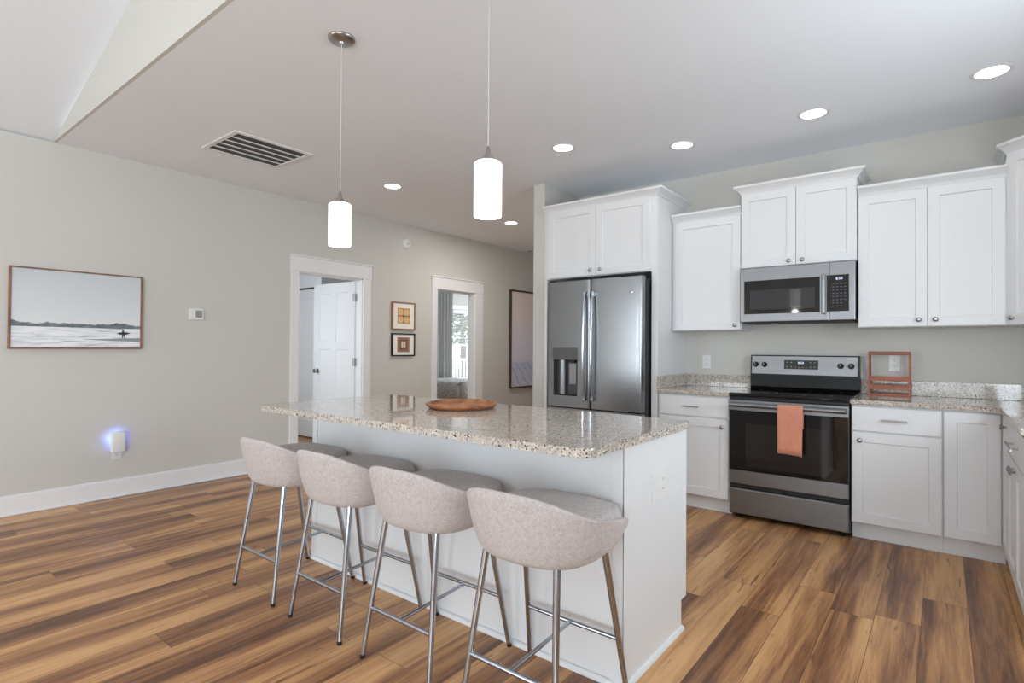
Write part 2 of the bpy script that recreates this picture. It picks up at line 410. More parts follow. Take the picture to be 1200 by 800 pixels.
def panel_door(root, wd, ht, th, z0=0.012):
    """local: hinge at x=0, leaf towards -x, visible face -y; craftsman: 2 upper + 2 lower tall panels"""
    b = MB(); st = 0.115; mid = 0.09
    xs_ = [-wd, -wd+st, -wd/2-mid/2, -wd/2+mid/2, -st, 0]; zs_ = [z0, z0+0.22, 1.20, 1.30, ht-0.12, ht]
    for yf, s in ((-th/2, 1), (th/2, -1)):
        for i in range(5):
            for j in range(5):
                pan = i in (1, 3) and j in (1, 3)
                x0, x1, a, c = xs_[i], xs_[i+1], zs_[j], zs_[j+1]
                if not pan:
                    b.bm.faces.new([b.bm.verts.new(p) for p in ((x0, yf, a), (x1, yf, a), (x1, yf, c), (x0, yf, c))])
                else:
                    g, r = 0.006, 0.009*s
                    o_ = [(x0, yf, a), (x1, yf, a), (x1, yf, c), (x0, yf, c)]; n_ = [(x0+g, yf+r, a+g), (x1-g, yf+r, a+g), (x1-g, yf+r, c-g), (x0+g, yf+r, c-g)]
                    for k in range(4): b.bm.faces.new([b.bm.verts.new(p) for p in (o_[k], o_[(k+1) % 4], n_[(k+1) % 4], n_[k])])
                    b.bm.faces.new([b.bm.verts.new(p) for p in n_])
    for P4 in (((-wd, z0), (-wd, ht)), ((0, z0), (0, ht))):
        (x, a), (_, c) = P4; b.bm.faces.new([b.bm.verts.new(p) for p in ((x, -th/2, a), (x, th/2, a), (x, th/2, c), (x, -th/2, c))])
    for z in (z0, ht): b.bm.faces.new([b.bm.verts.new(p) for p in ((-wd, -th/2, z), (0, -th/2, z), (0, th/2, z), (-wd, th/2, z))])
    return b.done('leaf', M['trim'], root, local=True, merge=True)
d = thing('door_1', 'open white panel door seen through the left doorway', 'door', (XL-0.108, D1[1]-0.016, 0), math.radians(3)); d['kind'] = 'structure'
leaf = panel_door(d, 0.775, 2.0, 0.035)
kb = MB().lathe([(0.026, 0.0), (0.026, 0.006), (0.010, 0.010), (0.010, 0.028), (0.026, 0.034), (0.028, 0.048), (0.020, 0.058)], (0, 0, 0), 24, 'y').done('door_knob', M['nickel'], d, local=True, smooth=True)
for vv in kb.data.vertices: vv.co.y = -vv.co.y
kb.location = (-0.685, -0.0175, 0.935)
for z in (1.81, 1.055, 0.25):
    b = MB(); b.cyl((0.006, -0.022, z-0.047), (0.006, -0.022, z+0.047), 0.009, seg=12); b.box(-0.03, 0.0, -0.0195, -0.0165, z-0.045, z+0.045); b.box(0.008, 0.014, -0.03, 0.01, z-0.045, z+0.045)
    b.done('hinge', M['nickel'], d, local=True)
d = thing('door_2', 'white closet door with dark gap above it, behind the open door', 'door', (-5.32, CY+0.035, 0)); d['kind'] = 'structure'
panel_door(d, 0.92, 2.005, 0.035, 0.018)

# windows: frame, sash bars and panes
def window_plane(name, label, axis, pos, a0, a1, z0, z1, cols, double_hung=True, depth=0.115, inward=1):
    o = thing(name, label, 'window', (pos, a0, z0) if axis == 'x' else (a0, pos, z0)); o['kind'] = 'structure'
    def bx(b, u0, u1, d0, d1, h0, h1, bev=0.002):
        if axis == 'x': b.box(min(d0, d1), max(d0, d1), u0, u1, h0, h1, bev)
        else: b.box(u0, u1, min(d0, d1), max(d0, d1), h0, h1, bev)
    p0, p1 = pos, pos-inward*depth; t = 0.05
    b = MB(); bx(b, a0, a0+t, p0-inward*.02, p1, z0, z1); bx(b, a1-t, a1, p0-inward*.02, p1, z0, z1); bx(b, a0+t, a1-t, p0-inward*.02, p1, z1-t, z1); bx(b, a0+t, a1-t, p0-inward*.02, p1, z0, z0+t)
    b.done('window_frame', M['trim'], o)
    b = MB(); c = 0.09
    bx(b, a0-c, a0, p0, p0+inward*0.018, z0-c, z1+c); bx(b, a1, a1+c, p0, p0+inward*0.018, z0-c, z1+c); bx(b, a0, a1, p0, p0+inward*0.018, z1, z1+c); bx(b, a0-c-.02, a1+c+.02, p0, p0+inward*0.05, z0-0.03, z0)
    b.done('casing', M['trim'], o)
    b = MB(); q0, q1 = p1+inward*0.02, p1+inward*0.055
    if double_hung: bx(b, a0+t, a1-t, q0, q1, (z0+z1)/2-0.025, (z0+z1)/2+0.025)
    for k in range(1, cols): u = a0+(a1-a0)*k/cols; bx(b, u-0.012, u+0.012, q0, q1, z0+t, z1-t)
    if double_hung or cols > 1: b.done('muntin', M['trim'], o)
    b = MB(); bx(b, a0+t, a1-t, p1+inward*0.030, p1+inward*0.034, z0+t, z1-t, 0); b.done('pane', M['glass'], o)
    return o
window_plane('window_1', 'bedroom window with pale blinds seen through the doorway', 'x', -7.2, 3.78, 4.75, 0.5, 2.07, 1)
window_plane('window_7', 'added unseen bedroom window that brightens the bedroom', 'y', 5.4, -6.4, -5.1, 0.6, 2.1, 1, True, 0.10, -1)  # unseen window, put in only to let light into the bedroom
o = window_plane('window_2', 'added unseen side room window that lights the open door', 'y', -2.65, -5.6, -4.5, 0.9, 2.1, 1, True, 0.10)  # unseen window, placed so its light falls on the door leaf
o = window_plane('window_3', 'kitchen sink window on the right wall', 'x', XR, -2.8, -1.7, 1.14, 2.09, 2, True, 0.115, -1)
o = window_plane('window_4', 'added unseen wide window on the right wall that lights the left wall', 'x', XR, -8.6, -6.2, 0.6, 2.3, 3, True, 0.115, -1)  # unseen window, added as a light source for the left wall
for k, (wx, ww, _) in enumerate(FWIN):
    window_plane('window_%d' % (5+k), 'tall living room window behind the camera, %s' % ('left', 'right')[k], 'y', YF, wx-ww/2, wx+ww/2, 0.3, 2.4, 2, False)

# ---------------------------------------------------------------- cabinets
CROWN = [(0, 0), (0.006, 0), (0.012, 0.012), (0.018, 0.02), (0.034, 0.036), (0.044, 0.044), (0.050, 0.048), (0.050, 0.064), (0, 0.064)]
def knob(x, y, z, parent, local=False, nm='knob'):
    b = MB(); b.lathe([(0.006, 0.0), (0.0055, -0.010), (0.007, -0.013), (0.0145, -0.017), (0.0155, -0.022), (0.011, -0.027), (0.004, -0.0285)], (x, y, z), 20, 'y')
    return b.done(nm, M['nickel'], parent, local=local, smooth=True)
def pull(x, y, z, L, parent, local=False):
    b = MB(); b.cyl((x-L/2, y-0.028, z), (x+L/2, y-0.028, z), 0.0055, seg=12)
    for s in (-1, 1): b.cyl((x+s*L*0.33, y, z), (x+s*L*0.33, y-0.028, z), 0.0045, seg=10)
    return b.done('pull', M['nickel'], parent, local=local, smooth=True)
def door_(x0, x1, z0, z1, yf, root, kn=None, local=False):
    dd = MB().shaker(x0, x1, z0, z1, yf).done('door', M['white'], root, local=local)
    if kn:
        knob(kn[0], yf, kn[1], dd, local=local)
    return dd
def drawer_(x0, x1, z0, z1, yf, root, px=None, L=0.13, local=False):
    dd = MB().box(x0, x1, yf, yf+0.02, z0, z1, 0.003).done('drawer', M['white'], root, local=local)
    if px is not None: pull(px, yf, (z0+z1)/2, L, dd, local=local)
    return dd
def upper(name, label, x0, x1, z0, z1, doors, knobs, ends=(0, 0), crown=None, yb=-0.325, yf=-0.345):
    o = thing(name, label, 'cabinet', ((x0+x1)/2, 0, z0), 0, 'white shaker cabinets above the counters')
    MB().box(x0, x1, yb, -0.001, z0, z1, 0.0015).done('body', M['white'], o)
    for (a, c), kn in zip(doors, knobs): door_(a, c, z0+0.004, z1-0.012, yf, o, kn)
    zc = z1-0.008
    p = []
    if ends[0]: p.append((x0, -0.001, zc))
    p += [(x0, yb, zc), (x1, yb, zc)]
    if ends[1]: p.append((x1, -0.001, zc))
    c = MB(); c.sweep(CROWN, p); c.done('crown_molding', M['white'], o)
    return o
upper('wall_cabinet', 'single-door white wall cabinet between the refrigerator surround and the microwave', -0.565, -0.006, 1.387, 2.305, [(-0.535, -0.009)], [(-0.045, 1.425)])
upper('wall_cabinet', 'two-door white wall cabinet directly above the microwave', -0.004, 0.772, 1.862, 2.455, [(-0.002, 0.3835), (0.3865, 0.770)], [(0.340, 1.897), (0.430, 1.897)], (1, 1))
upper('wall_cabinet', 'tall two-door white wall cabinet right of the microwave', 0.777, 1.553, 1.392, 2.315, [(0.780, 1.1635), (1.1665, 1.545)], [(1.118, 1.437), (1.206, 1.437)])
# diagonal corner cabinet
o = thing('corner_cabinet', 'taller angled white corner wall cabinet at the right edge', 'cabinet', (1.7105, -0.4575, 1.392), 0, 'white shaker cabinets above the counters')
poly = [(1.556, -0.001), (1.556, -0.305), (1.863, -0.612), (2.166, -0.612), (2.166, -0.001)]
MB().prism(poly, 1.392, 2.455).done('body', M['white'], o)
MB().sweep(CROWN, [(1.556, -0.001, 2.447), (1.556, -0.305, 2.447), (1.863, -0.612, 2.447), (2.166, -0.612, 2.447)]).done('crown_molding', M['white'], o)
dd = MB().shaker(-0.205, 0.205, 0.004, 1.051, -0.021).done('door', M['white'], o, local=True); dd.rotation_euler = (0, 0, -PI/4); knob(-0.165, -0.021, 0.045, dd, True)

# refrigerator surround
o = thing('refrigerator_cabinet', 'deep white cabinet and side panel built around the refrigerator', 'cabinet', (-1.13, 0, 0), 0, 'white shaker cabinets above the counters')
MB().box(-1.684, -0.572, -0.62, -0.001, 1.866, 2.49, 0.0015).done('body', M['white'], o)
MB().box(-0.624, -0.572, -0.62, -0.001, 0, 1.866, 0.0015).done('side_panel', M['white'], o)
MB().box(-1.684, -1.652, -0.62, -0.001, 0, 1.866, 0.0015).done('side_panel', M['white'], o)
door_(-1.632, -1.1345, 1.872, 2.478, -0.64, o, (-1.180, 1.916)); door_(-1.1315, -0.634, 1.872, 2.478, -0.64, o, (-1.083, 1.916))
MB().sweep(CROWN, [(-1.684, -0.62, 2.478), (-0.572, -0.62, 2.478), (-0.572, -0.001, 2.478)]).done('crown_molding', M['white'], o)

# base cabinets
def base(name, label, x0, x1, loc=(0, 0, 0), rz=0.0, depth=0.61):
    o = thing(name, label, 'cabinet', loc if rz else ((x0+x1)/2, 0, 0), rz, 'white shaker base cabinets')
    loc_ = bool(rz)
    MB().box(x0, x1, -0.61, -0.61+depth-0.001, 0.11, 0.882, 0.0015).done('body', M['white'], o, local=loc_)
    b = MB(); b.box(x0, x1, -0.55, -0.53, 0, 0.11); b.box(x0, x1, -0.558, -0.55, 0, 0.012, 0.002); b.done('toe_kick', M['white'], o, local=loc_)
    return o
o = base('base_cabinet', 'white base cabinet left of the range with one drawer and one door', -0.568, -0.004)
drawer_(-0.550, -0.012, 0.718, 0.868, -0.63, o, -0.29, 0.12); door_(-0.550, -0.012, 0.118, 0.706, -0.63, o, (-0.056, 0.652))
o = base('base_cabinet', 'white base cabinet immediately right of the range with a drawer and knobbed door', 0.768, 1.242)
drawer_(0.774, 1.236, 0.712, 0.868, -0.63, o, 1.0, 0.14); door_(0.774, 1.236, 0.118, 0.700, -0.63, o, (0.818, 0.652))
o = base('corner_base_cabinet', 'white corner base cabinet with a tall door and no drawer', 1.243, 1.53)
door_(1.247, 1.505, 0.118, 0.868, -0.63, o)
b = MB(); b.box(1.53, 2.166, -0.93, -0.001, 0.11, 0.882); b.done('corner_body', M['white'], o)
MB().box(1.562, 1.58, -0.93, -0.55, 0, 0.11).done('corner_toe_kick', M['white'], o)
# the returning leaf of the corner door and the sink-side run, facing the left (-x)
b = MB().shaker(0, 0.275, 0.118, 0.868, 0.0); dd = b.done('door', M['white'], o, local=True)
dd.rotation_euler = (0, 0, -PI/2); dd.location = Vector((1.510, -0.645, 0))-Vector(o.location)
kb = knob(0.235, 0, 0.825, dd, True)
o = base('base_cabinet', 'white base cabinet along the right edge, facing left, with drawer and knobs', 0.0, 0.78, (1.53-0.61*0, -0.932, 0), -PI/2)
o.location = (2.14, -0.932, 0)
drawer_(0.006, 0.774, 0.712, 0.868, -0.63, o, 0.44, 0.30, True)
door_(0.006, 0.3885, 0.118, 0.700, -0.63, o, (0.345, 0.668), True); door_(0.3915, 0.774, 0.118, 0.700, -0.63, o, (0.435, 0.668), True)

# countertops along the walls
o = thing('countertop', 'short granite counter with backsplash left of the range', 'countertop', (-0.28, -0.32, 0.884))
MB().box(-0.567, -0.003, -0.648, -0.002, 0.884, 0.914, 0.004).done('slab', M['granite'], o)
MB().box(-0.567, -0.003, -0.022, -0.002, 0.9145, 1.016, 0.002).done('backsplash', M['granite'], o)
MB().box(-0.567, -0.547, -0.640, -0.0225, 0.9145, 1.016, 0.002).done('side_splash', M['granite'], o)
o = thing('countertop', 'long granite counter turning the corner right of the range', 'countertop', (1.4, -0.32, 0.884))
cr = [(1.497, -0.745)] + [(1.497-0.10*(1-math.cos(a)), -0.748+0.10*math.sin(a)) for a in (0.3, 0.6, 0.9, 1.2)] + [(1.40, -0.648)]
MB().prism([(0.765, -0.002), (0.765, -0.648)] + list(reversed(cr)) + [(1.497, -1.735), (2.166, -1.735), (2.166, -0.002)], 0.884, 0.914, bev=0.004).done('slab', M['granite'], o)
MB().box(0.765, 2.145, -0.022, -0.002, 0.9145, 1.018, 0.002).done('backsplash', M['granite'], o)
MB().box(2.146, 2.166, -1.735, -0.002, 0.9145, 1.018, 0.002).done('side_splash', M['granite'], o)

# ---------------------------------------------------------------- refrigerator
o = thing('refrigerator', 'stainless steel french door refrigerator with water dispenser', 'refrigerator', (-1.09, -0.4, 0))
FX0, FX1, FM = -1.547, -0.636, -1.100
MB().box(FX0, FX1, -0.705, -0.03, 0.03, 1.80, 0.004).done('case', M['steeld'], o)
for x in (FX0+0.06, FX1-0.06):
    for y in (-0.66, -0.09): MB().cyl((x, y, 0), (x, y, 0.035), 0.02).done('foot', M['rubber'], o)
def fdoor(nm, x0, x1, z0, z1, hole=None):
    """slightly bowed front with rounded vertical edges; optional rectangular cavity"""
    b = MB(); R = 0.018; cxm = (FX0+FX1)/2; hw = (FX1-FX0)/2
    def yf(x):
        base_ = -0.787+0.012*((x-cxm)/hw)**2
        e = min(x-x0, x1-x)
        if e < R: base_ += R-math.sqrt(max(0, R*R-(R-e)**2))
        return base_
    us = [x0, x0+0.002, x0+0.006, x0+0.012, x0+0.02]; us += [x0+0.02+(x1-x0-0.04)*k/12 for k in range(1, 12)]; us += [x1-0.02, x1-0.012, x1-0.006, x1-0.002, x1]
    zs = [z0, z1]
    if hole: us += [hole[0], hole[1]]; zs += [hole[2], hole[3]]
    us = sorted(set(round(q, 5) for q in us)); zs = sorted(set(round(q, 5) for q in zs))
    V = {}
    def vt(x, y, z):
        k = (round(x, 5), round(y, 5), round(z, 5))
        if k not in V: V[k] = b.bm.verts.new(k)
        return V[k]
    for a, c in zip(us, us[1:]):
        for e, f in zip(zs, zs[1:]):
            if hole and a >= hole[0]-1e-6 and c <= hole[1]+1e-6 and e >= hole[2]-1e-6 and f <= hole[3]+1e-6:
                continue
            b.bm.faces.new((vt(a, yf(a), e), vt(c, yf(c), e), vt(c, yf(c), f), vt(a, yf(a), f)))
        for z in (z0, z1): b.bm.faces.new((vt(a, yf(a), z), vt(c, yf(c), z), vt(c, -0.715, z), vt(a, -0.715, z)))
    for x in (x0, x1): b.bm.faces.new((vt(x, yf(x), z0), vt(x, -0.715, z0), vt(x, -0.715, z1), vt(x, yf(x), z1)))
    return b.done(nm, M['steelf'], o, smooth=True, auto=50)
HOLE = (-1.470, -1.222, 0.822, 1.132)
dl = fdoor('left_door', FX0, FM-0.002, 0.725, 1.815, HOLE)
dr = fdoor('right_door', FM+0.002, FX1, 0.725, 1.815)
fz = fdoor('freezer_drawer', FX0, FX1, 0.06, 0.715)
# dispenser: cavity walls, upper touch panel, spout, paddle, tray
b = MB(); x0, x1, z0, z1 = HOLE; yb = -0.722
V = [(x0, -0.779, z0), (x1, -0.779, z0), (x1, -0.779, z1), (x0, -0.779, z1), (x0, yb, z0), (x1, yb, z0), (x1, yb, z1), (x0, yb, z1)]
VV = [b.bm.verts.new(p) for p in V]
for f in ((0, 1, 5, 4), (1, 2, 6, 5), (2, 3, 7, 6), (3, 0, 4, 7), (4, 5, 6, 7)): b.bm.faces.new([VV[i] for i in f])
b.done('dispenser_cavity', mat('dispenser_grey', srgb(88, 88, 90), 0.35, 0.5), dl)
MB().box(x0-0.006, x1+0.006, -0.789, -0.778, z1, z1+0.105, 0.003).done('dispenser_panel', mat('dispenser_glass', srgb(92, 92, 94), 0.28, 0.3), dl)
MB().cyl((x0+0.075, -0.742, z0+0.012), (x0+0.075, -0.742, z1-0.001), 0.034, seg=28).done('dispenser_column', M['steel'], dl, smooth=True)
MB().box(x0+0.145, x0+0.215, -0.752, -0.742, z0+0.10, z1-0.03, 0.004).done('dispenser_paddle', mat('paddle_grey', srgb(150, 150, 152), 0.4), dl)
MB().box(x0+0.15, x0+0.21, -0.775, -0.724, z1-0.022, z1-0.001, 0.004).done('dispenser_spout', M['blackmatte'], dl)
MB().box(x0+0.01, x1-0.01, -0.777, -0.724, z0+0.001, z0+0.012, 0.003).done('drip_tray', M['blackmatte'], dl)
for dd, xh in ((dl, FM-0.040), (dr, FM+0.036)):
    b = MB(); path = []
    for k in range(17):
        t = k/16; path.append((xh, -0.808-0.032*math.sin(PI*t)**0.8, 0.80+0.905*t))
    b.tube(path, 0.0125, 14)
    h = b.done('handle', M['chrome'], dd, smooth=True)
    for z in (0.815, 1.690):
        MB().box(xh-0.014, xh+0.014, -0.822, -0.776, z-0.022, z+0.022, 0.005).done('handle_mount', M['chrome'], h)
h = MB().tube([(FX0+0.06+(FX1-FX0-0.12)*k/12, -0.812-0.025*math.sin(PI*k/12)**0.8, 0.655) for k in range(13)], 0.0125, 14).done('handle', M['chrome'], fz, smooth=True)
for x in (FX0+0.09, FX1-0.09): MB().box(x-0.02, x+0.02, -0.825, -0.776, 0.641, 0.669, 0.005).done('handle_mount', M['chrome'], h)
bd = MB().lathe([(0.016, 0), (0.016, -0.003), (0.013, -0.0045)], (-0.728, -0.780, 1.688), 28, 'y').done('round_badge', mat('badge_silver', (0.8, 0.8, 0.82, 1), 0.2, 1.0), dr, smooth=True)
b = MB(); b.tube([(-0.728+0.0095*math.cos(a), -0.785, 1.688+0.0095*math.sin(a)) for a in [2*PI*k/24 for k in range(25)]], 0.0008, 6); b.tube([(-0.733, -0.785, 1.690), (-0.735, -0.785, 1.686), (-0.730, -0.785, 1.684), (-0.726, -0.785, 1.691), (-0.723, -0.785, 1.686), (-0.721, -0.785, 1.690)], 0.0008, 6)
b.done('badge_emblem', M['hole'], bd)
for x in (FX0+0.05, FX1-0.05): MB().box(x-0.035, x+0.035, -0.77, -0.66, 1.801, 1.832, 0.006).done('hinge_cover', M['blackmatte'], o)

# ---------------------------------------------------------------- range
o = thing('range', 'stainless steel electric range with black glass cooktop and oven door', 'stove', (0.381, -0.33, 0))
RX0, RX1 = 0.001, 0.761
MB().box(RX0, RX1, -0.628, -0.03, 0.03, 0.893, 0.003).done('body', M['black'], o)
for x in (RX0+0.05, RX1-0.05):
    for y in (-0.58, -0.09): MB().cyl((x, y, 0), (x, y, 0.035), 0.018).done('foot', M['rubber'], o)
ct = MB().box(RX0-0.001, RX1+0.001, -0.662, -0.075, 0.893, 0.918, 0.006).done('cooktop', M['glassblack'], o)
for (x, y, r) in ((0.19, -0.50, 0.105), (0.56, -0.50, 0.085), (0.19, -0.22, 0.08), (0.56, -0.22, 0.105)):
    b = MB(); 
    for k in range(48):
        a0, a1 = 2*PI*k/48, 2*PI*(k+1)/48
        b.bm.faces.new([b.bm.verts.new((x+q*math.cos(a), y+q*math.sin(a), 0.9184)) for q, a in ((r, a0), (r+0.003, a0), (r+0.003, a1), (r, a1))])
    b.done('burner_ring', mat('burner_print', srgb(90, 90, 92), 0.3), ct)
MB().box(RX0+0.002, RX1-0.002, -0.645, -0.629, 0.868, 0.892, 0.003).done('vent_strip', M['blackmatte'], o)
dr_ = MB().box(RX0+0.002, RX1-0.002, -0.655, -0.629, 0.257, 0.866, 0.004).done('oven_door', M['steel'], o)
MB().box(RX0+0.003, RX1-0.003, -0.659, -0.6545, 0.356, 0.792, 0.002).done('door_glass', M['glassblack'], dr_)
MB().box(0.118, 0.645, -0.6605, -0.6592, 0.388, 0.700, 0.0005).done('oven_window', M['ovenwin'], dr_)
h = MB(); h.tube([(RX0+0.012, -0.700, 0.834), (RX1-0.012, -0.700, 0.834)], 0.0165, 18)
h = h.done('handle', M['steel'], dr_, smooth=True)
for x in (RX0+0.035, RX1-0.035): MB().box(x-0.018, x+0.018, -0.70, -0.654, 0.822, 0.846, 0.004).done('handle_mount', M['steel'], h)
MB().box(RX0+0.004, RX1-0.004, -0.640, -0.629, 0.226, 0.255).done('drawer_gap', M['blackmatte'], o)
MB().box(RX0+0.002, RX1-0.002, -0.655, -0.629, 0.040, 0.222, 0.006).done('storage_drawer', M['steel'], o)
# backguard
b = MB(); b.prism([(-0.074, 0.9185), (-0.085, 0.94), (-0.085, 1.028), (-0.02, 1.028), (-0.02, 0.9185)], RX0, RX1, 'x'); b.done('backguard_base', M['black'], o)
b = MB(); b.prism([(-0.088, 1.029), (-0.072, 1.190), (-0.02, 1.190), (-0.02, 1.029)], RX0, RX1, 'x', 0.004); bg = b.done('backguard', M['black'], o)
tl = math.atan2(0.016, 0.161)
def bgy(z): return -0.088+(z-1.029)*0.016/0.161
def on_bg(name, x0, x1, z0, z1, off, m, par, th=0.003):
    b = MB(); b.prism([(bgy(z0)-off, z0), (bgy(z1)-off, z1), (bgy(z1)-off+th, z1), (bgy(z0)-off+th, z0)], x0, x1, 'x'); return b.done(name, m, par)
cp = on_bg('control_panel', RX0+0.012, RX1-0.012, 1.040, 1.181, 0.003, M['steel'], bg)
dp = on_bg('display', 0.253, 0.492, 1.083, 1.152, 0.005, mat('display_black', srgb(16, 16, 18), 0.35), cp)
def digits(txt, x, z, hgt, par, yfun, m=M['led'], off=0.0065):
    cu = bpy.data.curves.new('digits', 'FONT'); cu.body = txt; cu.size = hgt*1.4; cu.align_x = 'CENTER'; cu.extrude = 0.0003
    t = bpy.data.objects.new('display_digits', cu); C.objects.link(t)
    dg = bpy.context.evaluated_depsgraph_get(); me = bpy.data.meshes.new_from_object(t.evaluated_get(dg)); bpy.data.objects.remove(t)
    me.name = 'display_digits'; me.materials.clear(); me.materials.append(m)
    t = bpy.data.objects.new('display_digits', me); C.objects.link(t); t.parent = par
    t.rotation_euler = (PI/2, 0, 0); t.location = Vector((x, yfun(z)-off, z))-wm(par).translation
    return t
digits('8:50', 0.372, 1.124, 0.017, dp, bgy)
for x, z, h_ in [(x, z, 0.003) for x in (0.275, 0.305, 0.44, 0.468) for z in (1.10, 1.135)]+[(x, 1.097, 0.002) for x in (0.335, 0.36, 0.385, 0.41)]:
    MB().box(x-0.006, x+0.006, bgy(z)-0.0062, bgy(z)-0.0045, z-h_, z+h_).done('touch_key', M['lcd'], dp)
for x in (0.042, 0.108, 0.640, 0.708):
    k = MB(); k.lathe([(0.021, 0.0), (0.021, -0.006), (0.018, -0.010), (0.0165, -0.026), (0.014, -0.029)], (x, bgy(1.114)-0.003, 1.114), 28, 'y'); k = k.done('burner_knob', M['black'], cp, smooth=True)
    MB().box(x-0.0022, x+0.0022, bgy(1.114)-0.0328, bgy(1.114)-0.0315, 1.112, 1.130).done('knob_mark', M['lcd'], k)

# towel folded over the oven handle
b = MB(); prof = []
zb = 0.834
for z in (0.522, 0.56, 0.60, 0.64, 0.68, 0.72, 0.76, 0.80, 0.834): prof.append((-0.7205, z))
for k in range(1, 8): a = PI*k/8; prof.append((-0.700-0.0205*math.cos(a), 0.834+0.0205*math.sin(a)))
for z in (0.834, 0.80, 0.77, 0.74, 0.70): prof.append((-0.6795, z))
rows = []
NX = 17
for i, (y, z) in enumerate(prof):
    r = []; t = max(0, (0.834-z)/0.31)
    for k in range(NX):
        u = k/(NX-1); wd = 0.158-0.006*t
        x = 0.341+0.004*t+u*wd
        wob = (0.004*math.sin(u*7+0.6)+0.002*math.sin(u*17))*t if y < -0.70 else 0.0
        r.append((x, y-0.006*t*(1 if y < -0.70 else 0)-abs(wob), z+0.004*math.sin(u*3)*t-(0.010*u*t)))
    rows.append(r)
b.grid(rows); tw = b.done('towel', M['towel'], smooth=True, auto=80)
md = tw.modifiers.new('thickness', 'SOLIDIFY'); md.thickness = 0.007; md.offset = -1
tag(tw, 'salmon pink towel folded over the oven door handle', 'towel')

# ---------------------------------------------------------------- microwave
o = thing('microwave', 'stainless over-the-range microwave under the wall cabinet', 'microwave', (0.385, -0.2, 1.437))
MX0, MX1, MZ0, MZ1 = 0.004, 0.768, 1.437, 1.857
MB().box(MX0, MX1, -0.375, -0.002, MZ0+0.012, MZ1, 0.003).done('case', M['steeld'], o)
MB().box(MX0+0.02, MX1-0.02, -0.37, -0.02, MZ0, MZ0+0.013).done('underside_vent', M['blackmatte'], o)
md_ = MB().box(MX0, 0.607, -0.402, -0.376, MZ0+0.006, MZ1-0.002, 0.005).done('door', M['steel'], o)
gl = MB().box(0.037, 0.552, -0.4045, -0.4015, 1.503, 1.757, 0.001).done('door_glass', M['glassblack'], md_)
MB().box(0.079, 0.521, -0.4058, -0.4046, 1.536, 1.684, 0.0003).done('viewing_window', mat('microwave_window', srgb(44, 46, 50), 0.04, spec=0.7), gl)
h = MB(); h.box(0.566, 0.590, -0.442, -0.428, 1.488, 1.772, 0.006); h = h.done('handle', M['steel'], md_)
for z in (1.505, 1.755): MB().box(0.570, 0.586, -0.43, -0.401, z-0.012, z+0.012, 0.003).done('handle_mount', M['steel'], h)
MB().box(0.610, MX1, -0.402, -0.376, MZ0+0.006, MZ1-0.002, 0.005).done('control_side', M['steel'], o)
pn = MB().box(0.596, 0.732, -0.4052, -0.4022, 1.506, 1.762, 0.001).done('control_panel', M['glassblack'], o)
digits('8:50', 0.672, 1.728, 0.017, pn, lambda z: -0.4052, off=0.0008)
b = MB()
for i in range(4):
    for j in range(8):
        x = 0.636+i*0.024; z = 1.70-j*0.0225
        if i == 3 and j > 5: continue
        b.box(x-0.006, x+0.006, -0.4058, -0.4050, z-0.0022, z+0.0022)
b.done('keypad', mat('keypad_print', srgb(92, 104, 124), 0.4), pn)

# ---------------------------------------------------------------- island
o = thing('kitchen_island', 'white island cabinet under the granite top', 'island', (-0.67, -2.7, 0))
IX0, IX1, IY0, IY1 = -1.67, 0.326, -3.008, -2.40
MB().prism([(IY0, 0), (IY1-0.057, 0), (IY1-0.057, 0.128), (IY1, 0.128), (IY1, 0.8835), (IY0, 0.8835)], IX0, IX1, 'x').done('body', M['white'], o)
b = MB(); b.box(IX1-0.045, IX1+0.004, IY0-0.005, IY0, 0, 0.8835, 0.0015); b.done('corner_trim', M['white'], o)
b = MB(); b.box(IX0-0.004, IX0+0.045, IY0-0.005, IY0, 0, 0.8835, 0.0015); b.done('corner_trim', M['white'], o)
MB().prism([(IY0-0.005, 0), (IY1-0.057, 0), (IY1-0.057, 0.128), (IY1, 0.128), (IY1, 0.8835), (IY0-0.005, 0.8835)], IX1, IX1+0.005, 'x').done('end_panel', M['white'], o)
MB().sweep([(0, 0), (0.014, 0), (0.013, 0.008), (0.008, 0.015), (0, 0.018)], [(IX0-0.004, IY0-0.005, 0), (IX1+0.005, IY0-0.005, 0), (IX1+0.005, IY1-0.052, 0)]).done('shoe_molding', M['white'], o)
ol = MB().box(IX1+0.005, IX1+0.010, -2.775, -2.645, 0.625, 0.741, 0.002).done('outlet', M['plastic'], o)
MB().box(IX1+0.010, IX1+0.0112, -2.758, -2.726, 0.650, 0.716, 0.001).done('switch_rocker', M['plastic'], ol)
for z in (0.662, 0.702):
    MB().box(IX1+0.010, IX1+0.0112, -2.691, -2.659, z-0.014, z+0.014, 0.001).done('receptacle', M['plastic'], ol)
    for s_ in (-0.006, 0.006): MB().box(IX1+0.0112, IX1+0.0115, -2.676+s_, -2.674+s_, z-0.002, z+0.006).done('slot', M['hole'], ol)
# rounded-corner granite top
TX0, TX1, TY0, TY1, R = -1.70, 0.36, -3.330, -2.405, 0.045
poly = []
for (cx, cy, a0) in ((TX1-R, TY1-R, 0), (TX0+R, TY1-R, PI/2), (TX0+R, TY0+R, PI), (TX1-R, TY0+R, 1.5*PI)):
    for k in range(9): a = a0+PI/2*k/8; poly.append((cx+R*math.cos(a), cy+R*math.sin(a)))
it = MB().prism(poly, 0.884, 0.915, bev=0.006).done('island_countertop', M['granite'])
tag(it, 'speckled granite countertop with rounded corners on the island', 'countertop')

